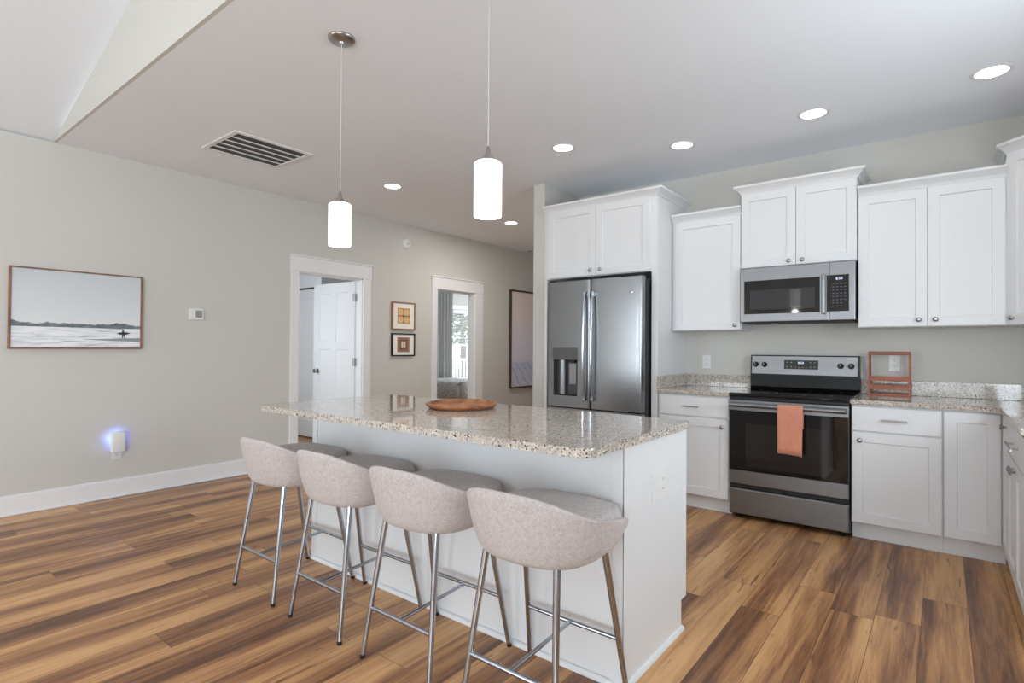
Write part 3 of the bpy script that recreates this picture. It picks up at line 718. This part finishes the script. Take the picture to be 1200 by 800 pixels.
# ---------------------------------------------------------------- tray on the island
o = thing('serving_tray', 'round wooden tray with a carved rim on the island', 'tray', (-0.775, -2.70, 0.915))
b = MB(); seg = 14
b.lathe([(0.155, 0.0), (0.172, 0.004), (0.188, 0.016), (0.190, 0.026), (0.184, 0.031), (0.176, 0.028), (0.162, 0.014), (0.150, 0.010)], (0, 0, 0), seg)
b.done('tray_body', M['acacia'], o, local=True)

# ---------------------------------------------------------------- bar stools
def make_stool():
    o = thing('bar_stool', 'x', 'bar stool', (0, 0, 0), 0, 'grey upholstered bar stools along the island')
    # wrap-around shell
    A, B, YC, YT = 0.266, 0.232, -0.025, 0.135
    def plan(u):           # u in [-1, 1]; 0 = middle of the back
        s = abs(u); sg = 1 if u >= 0 else -1
        if s < 0.72:
            a = s/0.72*PI/2; x = A*abs(math.sin(a))**0.84; y = YC-B*abs(math.cos(a))**0.76
        else:
            q = (s-0.72)/0.28; x = A-0.010*q*q; y = YC+(YT-YC)*q
        return x*sg, y
    def sm(a, b_, t): t = max(0, min(1, (t-a)/(b_-a))); return t*t*(3-2*t)
    NU = 41; rows = []
    for k in range(NU):
        u = -1+2*k/(NU-1); s = abs(u)
        x, y = plan(u); x2, y2 = plan(min(1, u+0.01)); x1, y1 = plan(max(-1, u-0.01))
        t = Vector((x2-x1, y2-y1)).normalized(); nr = Vector((t.y, -t.x))        # outward
        top = 0.778-0.118*sm(0.05, 1.02, s); bot = 0.535+0.095*sm(0.66, 1.0, s)
        th = 0.034
        ring = []
        def lean(h):      # plan scale by height fraction
            z = bot+(top-bot)*h
            g = (z-0.535)/(0.768-0.535)
            return 0.70+0.30*min(1, (g+0.0)**0.45) if g > 0 else 0.70
        for h in (0.0, 0.06, 0.16, 0.32, 0.55, 0.80, 0.94):
            f = lean(h)
            if s > 0.66: f = f+(1-f)*sm(0.66, 0.95, s)*0.8
            ring.append((x*f, (y-YC)*f+YC if y < YC else y, bot+(top-bot)*h))
        ring.append((x-nr.x*th*0.25, y-nr.y*th*0.25, top)); ring.append((x-nr.x*th*0.75, y-nr.y*th*0.75, top))
        for h in (0.94, 0.75, 0.45, 0.12, 0.0):
            f = lean(h)
            if s > 0.66: f = f+(1-f)*sm(0.66, 0.95, s)*0.8
            ring.append((x*f-nr.x*th, ((y-YC)*f+YC if y < YC else y)-nr.y*th, bot+(top-bot)*h+(0.004 if h == 0 else 0)))
        rows.append(ring)
    b = MB(); V = b.grid(rows, True)
    b.bm.faces.new(V[0]); b.bm.faces.new(list(reversed(V[-1])))
    for ring in (V[0], V[-1]):          # soften arm ends
        c = sum((v_.co for v_ in ring), Vector())/len(ring)
        for v_ in ring: v_.co = c+(v_.co-c)*0.72+Vector((0, 0.012, 0))
    b.done('backrest', M['fabric'], o, local=True, smooth=True, sub=1, auto=180)
    # seat pan and cushion: rounded plan loops
    def loop(hx, y0, y1, z, n=36, e=3.2):
        r = []
        for k in range(n):
            a = 2*PI*k/n; ca, sa = math.cos(a), math.sin(a)
            r.append((hx*math.copysign(abs(ca)**(2/e), ca), (y0+y1)/2+(y1-y0)/2*math.copysign(abs(sa)**(2/e), sa), z))
        return r
    def loft(levels):
        b = MB(); V = b.grid([loop(*l) for l in levels], True); b.bm.faces.new(V[0]); b.bm.faces.new(list(reversed(V[-1]))); return b
    loft([(0.17, -0.155, 0.14, 0.532), (0.188, -0.168, 0.165, 0.540), (0.198, -0.172, 0.185, 0.560)]).done('seat_pan', M['fabric'], o, local=True, smooth=True, auto=60)
    loft([(0.200, -0.172, 0.19, 0.560), (0.228, -0.180, 0.218, 0.572), (0.234, -0.184, 0.224, 0.60), (0.233, -0.184, 0.224, 0.658), (0.224, -0.178, 0.216, 0.678), (0.20, -0.16, 0.19, 0.687), (0.10, -0.08, 0.10, 0.690)]).done('seat_cushion', M['fabric'], o, local=True, smooth=True, auto=60)
    FR = {}
    for nm, sx, top, bot in (('rear', -1, (0.145, -0.150, 0.545), (0.190, -0.228, 0.0)), ('rear', 1, (0.145, -0.150, 0.545), (0.190, -0.228, 0.0)),
                             ('front', -1, (0.172, 0.105, 0.540), (0.214, 0.205, 0.0)), ('front', 1, (0.172, 0.105, 0.540), (0.214, 0.205, 0.0))):
        T = Vector((top[0]*sx, top[1], top[2])); Bt = Vector((bot[0]*sx, bot[1], bot[2]))
        lo = Bt+(T-Bt)*0.025
        lg = MB().tube([lo, T], [0.0098, 0.0125], 16).done('leg', M['chrome'], o, local=True, smooth=True)
        MB().cyl(Bt, lo, 0.0102, seg=14).done('foot_glide', M['rubber'], lg, local=True)
        FR[(nm, sx)] = (T, Bt)
    def at(nm, sx, z): T, Bt = FR[(nm, sx)]; return Bt+(T-Bt)*(z/T.z)
    MB().cyl(at('rear', -1, 0.195), at('rear', 1, 0.195), 0.0085, seg=14).done('rear_rail', M['chrome'], o, local=True, smooth=True)
    MB().cyl(at('front', -1, 0.215), at('front', 1, 0.215), 0.0085, seg=14).done('front_rail', M['chrome'], o, local=True, smooth=True)
    MB().cyl((at('rear', -1, 0.195)+at('rear', 1, 0.195))/2, (at('front', -1, 0.215)+at('front', 1, 0.215))/2, 0.0075, seg=12).done('center_rail', M['chrome'], o, local=True, smooth=True)
    return o
st = make_stool()
SL = ['grey fabric bar stool nearest the camera, at the right end of the island', 'second grey bar stool from the right end of the island',
      'third grey bar stool from the right end of the island', 'farthest grey bar stool, standing at the left end of the island']
for i, (x, y) in enumerate(((0.145, -3.243), (-0.388, -3.245), (-0.921, -3.245), (-1.456, -3.243))):
    s = st if i == 0 else copy_tree(st)
    s.location = (x, y, 0); s['label'] = SL[i]

# ---------------------------------------------------------------- ceiling things
def pendant(x, y, zt, zb, label):
    o = thing('pendant_light', label, 'pendant light', (x, y, ZC), 0, 'pendant lights over the island')
    MB().lathe([(0.066, 0), (0.066, -0.006), (0.060, -0.014), (0.045, -0.019), (0.014, -0.022), (0.010, -0.030)], (x, y, ZC-0.0005), 36).done('canopy', M['nickel'], o, smooth=True)
    MB().cyl((x, y, ZC-0.025), (x, y, zt+0.055), 0.0022, seg=8).done('cord', mat('pale_cord', srgb(196, 196, 194), 0.5), o, smooth=True)
    MB().lathe([(0.003, 0.062), (0.007, 0.058), (0.011, 0.030), (0.024, 0.012), (0.028, 0.002), (0.028, -0.004)], (x, y, zt), 24).done('socket_cap', M['nickel'], o, smooth=True)
    R = 0.0545
    sh = MB().lathe([(0.020, zt-zb-0.0005), (R-0.008, zt-zb-0.001), (R, zt-zb-0.008), (R, 0.004), (R-0.002, 0.0), (R-0.006, 0.0), (R-0.006, 0.02), (R-0.007, zt-zb-0.014), (0.02, zt-zb-0.012)], (x, y, zb), 40)
    sh.done('glass_shade', M['opal'], o, smooth=True)
    l = bpy.data.lights.new('pendant_bulb', 'POINT'); l.energy = 1.6; l.color = (1, 0.96, 0.91); l.shadow_soft_size = 0.03
    lo = bpy.data.objects.new('bulb_light', l); C.objects.link(lo); lo.parent = o; lo.location = (0, 0, zb-0.06-ZC)
pendant(-1.112, -3.229, 1.945, 1.734, 'white cylinder pendant light over the left half of the island')
pendant(-0.147, -3.229, 1.955, 1.742, 'white cylinder pendant light over the right half of the island, nearer')

CANS = [(-2.894, -1.426, 'recessed ceiling light in front of the left doorway, between the two pendants'),
        (-2.936, 0.463, 'farthest recessed ceiling light, in the hallway left of the refrigerator'),
        (-1.046, -1.300, 'recessed ceiling light in front of the refrigerator cabinet'),
        (-0.304, -0.807, 'recessed ceiling light in front of the single-door wall cabinet'),
        (0.582, -0.839, 'recessed ceiling light above the microwave'),
        (1.456, -0.855, 'recessed ceiling light near the upper right corner')]
for i, (x, y, lab) in enumerate(CANS):
    if i == 0:
        can0 = thing('recessed_light', lab, 'ceiling light', (x, y, ZC), 0, 'recessed ceiling lights')
        MB().lathe([(0.074, -0.0005), (0.094, -0.0005), (0.094, -0.003), (0.088, -0.006), (0.074, -0.004), (0.074, -0.0005)], (0, 0, 0), 40, cap=False).done('trim_ring', M['plastic'], can0, local=True, smooth=True)
        MB().lathe([(0.0735, -0.001), (0.0735, -0.0035)], (0, 0, 0), 40).done('lens', M['lamp'], can0, local=True)
        l = bpy.data.lights.new('can_light', 'AREA'); l.shape = 'DISK'; l.size = 0.14; l.energy = 0.5; l.color = (1, 0.97, 0.93)
        lo = bpy.data.objects.new('can_light', l); C.objects.link(lo); lo.parent = can0; lo.location = (0, 0, -0.012)
    else:
        c = copy_tree(can0); c.location = (x, y, ZC); c['label'] = lab
        if i == 1:
            for ch in c.children:
                if ch.type == 'LIGHT': ch.data = ch.data.copy(); ch.data.energy = 19
def vent(x0, x1, y0, y1, nl, label):
    o = thing('ceiling_vent', label, 'vent', ((x0+x1)/2, (y0+y1)/2, ZC))
    f = 0.035; b = MB(); z0, z1 = ZC-0.010, ZC-0.0005
    b.box(x0, x1, y0, y0+f, z0, z1, 0.003); b.box(x0, x1, y1-f, y1, z0, z1, 0.003); b.box(x0, x0+f, y0+f, y1-f, z0, z1, 0.003); b.box(x1-f, x1, y0+f, y1-f, z0, z1, 0.003)
    b.done('frame', M['plastic'], o)
    MB().box(x0+f, x1-f, y0+f, y1-f, ZC-0.003, ZC-0.001).done('duct_shade_plate', mat('duct_shade', srgb(70, 70, 72), 0.7), o)  # dark plate on the solid ceiling, painted as the shade inside the duct
    for k in range(1, nl):
        x = x0+f+(x1-x0-2*f)*k/nl
        MB().box(x-0.008, x+0.008, y0+f, y1-f, ZC-0.0095, ZC-0.004, 0.001).done('louver', M['plastic'], o)
vent(-3.265, -2.715, -2.995, -2.380, 5, 'large white return air grille in the kitchen ceiling')
vent(-3.98, -3.66, 2.10, 2.28, 3, 'small ceiling vent down the hallway')

# ---------------------------------------------------------------- things on the walls
def plate(name, label, x, y, z, axis, horizontal=False, slots=True, grp='white wall outlets'):
    o = thing(name, label, 'outlet', (x, y, z), PI/2 if axis == 'x' else 0, grp)
    MB().box(-0.0355, 0.0355, -0.005, -0.0005, -0.0575, 0.0575, 0.002).done('cover_plate', M['plastic'], o, local=True)
    for s in (-0.021, 0.021):
        f = MB().box(-0.0165, 0.0165, -0.0065, -0.005, s-0.0145, s+0.0145, 0.001).done('receptacle', M['plastic'], o, local=True)
        b = MB(); b.box(-0.007, -0.005, -0.0069, -0.0064, s-0.001, s+0.007); b.box(0.005, 0.007, -0.0069, -0.0064, s-0.001, s+0.007); b.lathe([(0.0022, -0.0064), (0.0022, -0.0069)], (0, 0, s-0.008), 10, 'y')
        b.done('slots', M['hole'], f, local=True)
    return o
plate('wall_outlet', 'white outlet above the counter left of the range', -0.386, 0, 1.124, 'y')
plate('wall_outlet', 'white outlet behind the wooden rack right of the range', 0.968, 0, 1.142, 'y')
plate('wall_outlet', 'white outlet under the glowing plug-in device', XL, -3.285, 0.362, 'x')
o = thing('plug_in_device', 'white plug-in device with blue glow on the left wall', 'plug-in device', (XL+0.008, -3.287, 0.45), PI/2)
MB().box(-0.050, 0.050, -0.055, -0.016, -0.085, 0.085, 0.012, 3).done('housing', M['plastic'], o, local=True, smooth=True)
b = MB(); b.box(-0.014, 0.014, -0.018, 0.001, -0.082, -0.05, 0.003); b.done('plug_back', M['plastic'], o, local=True)
MB().box(-0.044, 0.044, -0.017, -0.012, -0.04, 0.074, 0.002).done('glow_ring', M['bluelight'], o, local=True)
for (dy, dz) in ((-0.056, 0.03), (0.0, 0.09), (0.054, 0.04)):
    l = bpy.data.lights.new('blue_glow', 'POINT'); l.energy = 0.05 if dy < 0 else 0.02; l.color = (0.15, 0.25, 1); l.shadow_soft_size = 0.012
    lo = bpy.data.objects.new('blue_glow', l); C.objects.link(lo); lo.parent = o; lo.location = (dy, -0.018, dz)

o = thing('thermostat', 'small white thermostat right of the surf picture', 'thermostat', (XL, -2.692, 1.518), PI/2)
MB().box(-0.060, 0.060, -0.022, -0.0005, -0.050, 0.050, 0.004).done('housing', M['plastic'], o, local=True)
MB().box(-0.010, 0.046, -0.0235, -0.0215, -0.030, 0.034, 0.001).done('screen', M['lcd'], o, local=True)
o = thing('smoke_detector', 'round white detector high on the wall between the doorways', 'detector', (XL, -0.228, 2.528), PI/2)
MB().lathe([(0.068, -0.0005), (0.068, -0.012), (0.060, -0.026), (0.045, -0.030), (0.040, -0.034), (0.022, -0.036)], (0, 0, 0), 36, 'y').done('housing', M['plastic'], o, local=True, smooth=True)
MB().lathe([(0.018, -0.0355), (0.017, -0.039), (0.010, -0.040)], (0, 0, 0), 24, 'y').done('sensor_cap', mat('sensor_grey', srgb(190, 190, 186), 0.5), o, local=True, smooth=True)

def frame(name, label, yc, zc_, wd, ht, dep, fw_, fm, group=None, backz=0.012):
    """framed picture on the left wall; local x runs along +y, local -y points into the room"""
    o = thing(name, label, 'picture', (XL, yc, zc_), PI/2, group)
    b = MB(); a, h = wd/2, ht/2
    b.box(-a, -a+fw_, -dep, -0.0005, -h, h, 0.001); b.box(a-fw_, a, -dep, -0.0005, -h, h, 0.001); b.box(-a+fw_, a-fw_, -dep, -0.0005, h-fw_, h, 0.001); b.box(-a+fw_, a-fw_, -dep, -0.0005, -h, -h+fw_, 0.001)
    b.done('frame', fm, o, local=True)
    return o, a-fw_, h-fw_
# surf picture: painted print (sky, dark hills, bright surf) with a surfer silhouette
m = mat('surf_print', (0.7, 0.7, 0.7, 1), 0.5, spec=0.25); n = N(m); tc = n.n('ShaderNodeTexCoord'); sp = n.n('ShaderNodeSeparateXYZ'); n.l(tc.outputs['Object'], sp.inputs[0])
X, Z = sp.outputs[0], sp.outputs[2]
def cvec(ax, az):
    c = n.n('ShaderNodeCombineXYZ'); n.l(n.math('MULTIPLY', X, ax), c.inputs[0]); n.l(n.math('MULTIPLY', Z, az), c.inputs[1]); return c.outputs[0]
hill = n.noise(cvec(6, 0), 1.0, 3, 0.55); surf = n.noise(cvec(5, 60), 1.0, 4, 0.6, 0.4)
zn = n.math('DIVIDE', n.math('ADD', Z, 0.287), 0.574)
sky = n.ramp(zn, [(0.30, srgb(222, 225, 226)), (1.0, srgb(198, 205, 209))])
water = n.ramp(surf, [(0.32, srgb(168, 176, 182)), (0.44, srgb(218, 222, 226)), (0.56, srgb(238, 240, 243))])
hilltop = n.math('MULTIPLY_ADD', hill, 0.17, 0.232)
hcol = n.ramp(n.noise(cvec(20, 60), 1.0, 3), [(0.3, srgb(88, 98, 104)), (0.7, srgb(134, 144, 148))])
c = n.mix(n.math('LESS_THAN', zn, hilltop), sky, hcol)
c = n.mix(n.math('LESS_THAN', zn, n.math('MULTIPLY_ADD', surf, 0.02, 0.252)), c, water)
sand = n.math('MULTIPLY', n.math('LESS_THAN', n.math('ABSOLUTE', n.math('SUBTRACT', zn, 0.105)), n.math('MULTIPLY_ADD', X, 0.07, -0.0)), n.math('GREATER_THAN', X, 0.02))
c = n.mix(sand, c, srgb(146, 154, 160)); n.l(c, n.b.inputs['Base Color'])
o, a, h = frame('framed_picture', 'wide framed surf beach print on the left wall', -3.545, 1.505, 0.835, 0.600, 0.040, 0.012, M['walnut'])
pr = MB().box(-a, a, -0.033, -0.004, -h, h).done('print', m, o, local=True)
ink = mat('print_ink', srgb(40, 44, 50), 0.6)
b = MB(); sx, sz = a*0.70, -h+2*h*0.195
b.prism([(sx-0.045, sz), (sx-0.02, sz+0.009), (sx+0.03, sz+0.010), (sx+0.055, sz+0.002), (sx+0.02, sz-0.009), (sx-0.02, sz-0.009)], -0.0338, -0.0331, 'y')
b.prism([(sx-0.008, sz-0.036), (sx-0.002, sz-0.036), (sx+0.002, sz-0.012), (sx+0.006, sz-0.034), (sx+0.012, sz-0.034), (sx+0.010, sz+0.004), (sx+0.011, sz+0.018), (sx-0.007, sz+0.018), (sx-0.006, sz+0.0)], -0.0341, -0.0339, 'y')
b.lathe([(0.0075, -0.0342), (0.0075, -0.0339)], (sx+0.002, 0, sz+0.027), 14, 'y')
b.done('surfer_silhouette', ink, pr, local=True)
# two small abstract prints
def small(label, zc_, ht, fm, kind):
    o, a, h = frame('framed_print', label, -0.274, zc_, 0.372, ht, 0.028, 0.016, fm, 'small prints between the doorways')
    mt = MB().box(-a, a, -0.018, -0.004, -h, h).done('mat_board', M['matboard'], o, local=True)
    q = 0.098; qh = 0.098 if kind == 0 else 0.092
    col = mat('ochre_print', srgb(196, 152, 98), 0.7) if kind == 0 else mat('brown_print', srgb(150, 112, 92), 0.7)
    ar = MB().box(-q, q, -0.0186, -0.0178, -qh, qh).done('print', col, mt, local=True)
    if kind == 0:
        b = MB()
        for sx in (-1, 1):
            for sz in (-1, 1):
                pts = [(sx*0.010, sz*0.010), (sx*0.060, sz*0.008), (sx*0.088, sz*0.03), (sx*0.084, sz*0.07), (sx*0.055, sz*0.088), (sx*0.02, sz*0.080), (sx*0.008, sz*0.05)]
                b.prism(pts, -0.0191, -0.0187, 'y')
        b.done('petal_pattern', mat('pale_ochre', srgb(222, 184, 132), 0.7), ar, local=True)
        b = MB(); b.box(-0.003, 0.003, -0.0194, -0.0188, -qh, qh); b.box(-q, q, -0.0194, -0.0188, -0.003, 0.003); b.lathe([(0.016, -0.0188), (0.016, -0.0195)], (0, 0, 0), 16, 'y')
        b.done('cross_lines', mat('dark_ochre', srgb(110, 80, 52), 0.7), ar, local=True)
    else:
        MB().box(-0.058, 0.058, -0.0191, -0.0187, -0.062, 0.062).done('inner_panel', mat('mid_brown_print', srgb(122, 84, 66), 0.7), ar, local=True)
        b = MB(); b.box(-0.034, -0.004, -0.0195, -0.0191, -0.042, 0.042); b.box(0.004, 0.034, -0.0195, -0.0191, -0.042, 0.042)
        b.done('pale_panels', mat('cream_print', srgb(222, 206, 184), 0.7), ar, local=True)
small('oak framed tan petal print, upper of the two small pictures', 1.620, 0.345, M['oak'], 0)
small('black framed brown print, lower of the two small pictures', 1.263, 0.285, M['blackframe'], 1)
# tall picture down the hall: pale pink above, lavender below, faint slope lines
m = mat('mountain_print', (0.7, 0.7, 0.7, 1), 0.35, spec=0.4); n = N(m); tc = n.n('ShaderNodeTexCoord'); sp = n.n('ShaderNodeSeparateXYZ'); n.l(tc.outputs['Object'], sp.inputs[0])
X, Z = sp.outputs[0], sp.outputs[2]
zn = n.math('DIVIDE', n.math('ADD', Z, 0.75), 1.5)
g = n.ramp(zn, [(0.0, srgb(212, 214, 230)), (0.25, srgb(198, 204, 228)), (0.27, srgb(222, 222, 238)), (0.5, srgb(228, 224, 236)), (0.7, srgb(236, 224, 222)), (1.0, srgb(238, 226, 222))])
vo = n.n('ShaderNodeTexVoronoi', i_Scale=16.0); n.l(n.coord(), vo.inputs['Vector'])
dots = n.math('MULTIPLY', n.math('LESS_THAN', vo.outputs['Distance'], 0.13), n.math('GREATER_THAN', zn, 0.62))
c = n.mix(dots, g, srgb(176, 150, 146))
wv = n.n('ShaderNodeTexWave', i_Scale=2.2, i_Distortion=4.0); n.l(n.coord((1, 1, 1.4), rot=(0, 0.6, 0)), wv.inputs['Vector'])
c = n.mix(n.math('MULTIPLY', n.math('GREATER_THAN', wv.outputs['Fac'], 0.985), n.math('LESS_THAN', zn, 0.25)), c, srgb(134, 146, 176)); n.l(c, n.b.inputs['Base Color'])
o, a, h = frame('framed_picture', 'tall dark framed pale print down the hallway', 2.41, 1.37, 1.10, 1.54, 0.045, 0.024, M['darkwood'])
MB().box(-a, a, -0.03, -0.004, -h, h).done('print', m, o, local=True)

# ---------------------------------------------------------------- wooden rack on the right counter
o = thing('wooden_rack', 'reddish wooden slatted rack on the counter right of the range', 'rack', (0.943, -0.085, 0.9145))
Wd = 0.236
def end_board(sx):
    b = MB(); x0, x1 = (sx*Wd/2-0.006, sx*Wd/2+0.006)
    for poly in ([(-0.060, 0), (-0.040, 0), (-0.028, 0.305), (-0.044, 0.305)], [(0.040, 0), (0.060, 0), (0.018, 0.305), (0.004, 0.305)], [(-0.045, 0.0), (0.045, 0.0), (0.044, 0.016), (-0.045, 0.016)]):
        b.prism(poly, x0, x1, 'x')
    b.box(x0, x1, -0.044, 0.018, 0.288, 0.305)
    return b
for s in (-1, 1): end_board(s).done('end_frame', M['redwood'], o, local=True)
MB().box(-Wd/2-0.006, Wd/2+0.006, -0.050, -0.036, 0.286, 0.311, 0.002).done('top_rail', wood('rail_wood', srgb(150, 88, 66), srgb(116, 68, 52), (4, 40, 40)), o, local=True)
for z in (0.100, 0.040): MB().box(-Wd/2+0.006, Wd/2-0.006, -0.058, -0.049, z, z+0.036, 0.001).done('front_slat', M['redwood'], o, local=True)
MB().box(-Wd/2+0.006, Wd/2-0.006, 0.030, 0.038, 0.04, 0.062, 0.001).done('back_slat', M['redwood'], o, local=True)
MB().box(-Wd/2+0.006, Wd/2-0.006, -0.058, 0.045, 0.0, 0.014, 0.001).done('bottom_board', M['redwood'], o, local=True)

# ---------------------------------------------------------------- bedroom seen through the second doorway
o = thing('bed', 'bed with a grey fur throw seen through the bedroom doorway', 'bed', (-6.1, 3.0, 0))
MB().box(-6.95, -5.62, 2.35, 4.3, 0.06, 0.30, 0.01).done('bed_frame', M['darkwood'], o)
b = MB()
for x in (-6.9, -5.67):
    for y in (2.4, 4.25): b.box(x-0.03, x+0.03, y-0.03, y+0.03, 0, 0.06)
b.done('feet', M['darkwood'], o)
MB().box(-6.93, -5.64, 2.37, 4.28, 0.30, 0.56, 0.05, 4).done('mattress', M['bedlinen'], o, smooth=True)
b = MB(); rows = []
pf = [(2.30, 0.22), (2.33, 0.45), (2.35, 0.57), (2.42, 0.60)] + [(2.42+0.12*k, 0.603) for k in range(1, 9)]
rnd = random.Random(3)
for (y, z) in pf:
    rows.append([(-6.9+1.26*k/30, y-0.012*math.sin(k*2.1)+rnd.uniform(-.004, .004), z+rnd.uniform(-.008, .008)) for k in range(31)])
b.grid(rows); t = b.done('throw', M['fur'], o, smooth=True, auto=80); md = t.modifiers.new('thickness', 'SOLIDIFY'); md.thickness = 0.025
rows = [[(-5.62+0.02*math.sin(k*1.3), 2.42+0.96*k/12, z) for k in range(13)] for z in (0.605, 0.45, 0.25)]
b = MB(); b.grid(rows); t = b.done('throw_side', M['fur'], o, smooth=True, auto=80); md = t.modifiers.new('thickness', 'SOLIDIFY'); md.thickness = 0.02; md.offset = 0
o = thing('curtain', 'grey curtain panel beside the bedroom window', 'curtain', (-7.08, 3.5, 0.03))
b = MB(); rows = []
for z in (0.03, 0.8, 1.6, 2.42): rows.append([(-7.09+0.035*math.sin(k*0.95), 3.15+0.56*k/40, z) for k in range(41)])
b.grid(rows); t = b.done('panel', M['curtain'], o, smooth=True, auto=80); md = t.modifiers.new('thickness', 'SOLIDIFY'); md.thickness = 0.004
MB().cyl((-7.09, 3.10, 2.43), (-7.09, 5.2, 2.43), 0.012).done('rod', M['blackmatte'], o)
b = MB(); b.cyl((-7.2, 3.13, 2.43), (-7.09, 3.13, 2.43), 0.008); b.cyl((-7.2, 5.15, 2.43), (-7.09, 5.15, 2.43), 0.008); b.done('bracket', M['blackmatte'], o)
o = thing('window_blind', 'white slatted blind hanging in the bedroom window', 'blind', (-7.22, 4.265, 2.0))
MB().box(-7.25, -7.185, 3.84, 4.69, 1.99, 2.06, 0.004).done('headrail', M['trim'], o)
for k in range(52):
    z = 1.975-k*0.0275
    MB().prism([(-7.238, z), (-7.214, z+0.007), (-7.2135, z+0.0055), (-7.2375, z-0.0015)], 3.845, 4.685, 'y').done('slat', M['trim'], o)
o = thing('porch_railing', 'white porch railing outside the bedroom window', 'railing', (-9.0, 4.6, 0))
MB().box(-9.03, -8.97, 2.5, 8.0, 0.88, 0.94).done('top_rail', M['trim'], o); MB().box(-9.02, -8.98, 2.5, 8.0, 0.12, 0.17).done('bottom_rail', M['trim'], o)
for k in range(40): MB().box(-9.02, -8.98, 2.55+k*0.137, 2.59+k*0.137, 0.17, 0.88).done('baluster', M['trim'], o)
for y in (2.5, 8.0): MB().box(-9.05, -8.95, y-0.05, y+0.05, -0.05, 1.0).done('post', M['trim'], o)
struct(MB().box(-30, -7.52, -12, 25, -0.12, -0.06).done('ground', mat('lawn', srgb(150, 156, 140), 0.9)))

o = thing('tree', 'hazy leafy tree outside the bedroom window', 'tree', (-14.5, 11.9, -0.06))
MB().tube([(-14.5, 11.9, -0.08), (-14.45, 11.95, 1.2), (-14.55, 11.9, 2.4)], [0.16, 0.12, 0.07], 12).done('trunk', mat('bark', srgb(120, 112, 104), 0.9), o)
b = MB(); rnd = random.Random(5)
for k in range(700):
    a, e, r = rnd.uniform(0, 2*PI), rnd.uniform(-0.9, 1.4), 1.5*rnd.random()**0.4
    c = Vector((-14.5+r*math.cos(a)*math.cos(e), 11.9+r*math.sin(a)*math.cos(e), 2.5+1.0*r*math.sin(e)))
    q = [Vector((rnd.uniform(-1, 1), rnd.uniform(-1, 1), rnd.uniform(-1, 1))).normalized() for _ in range(2)]
    b.bm.faces.new([b.bm.verts.new(c+v_*0.14) for v_ in (q[0], q[1], -q[0], -q[1])])
b.done('foliage', mat('leaf_green', srgb(96, 112, 88), 0.8), o)
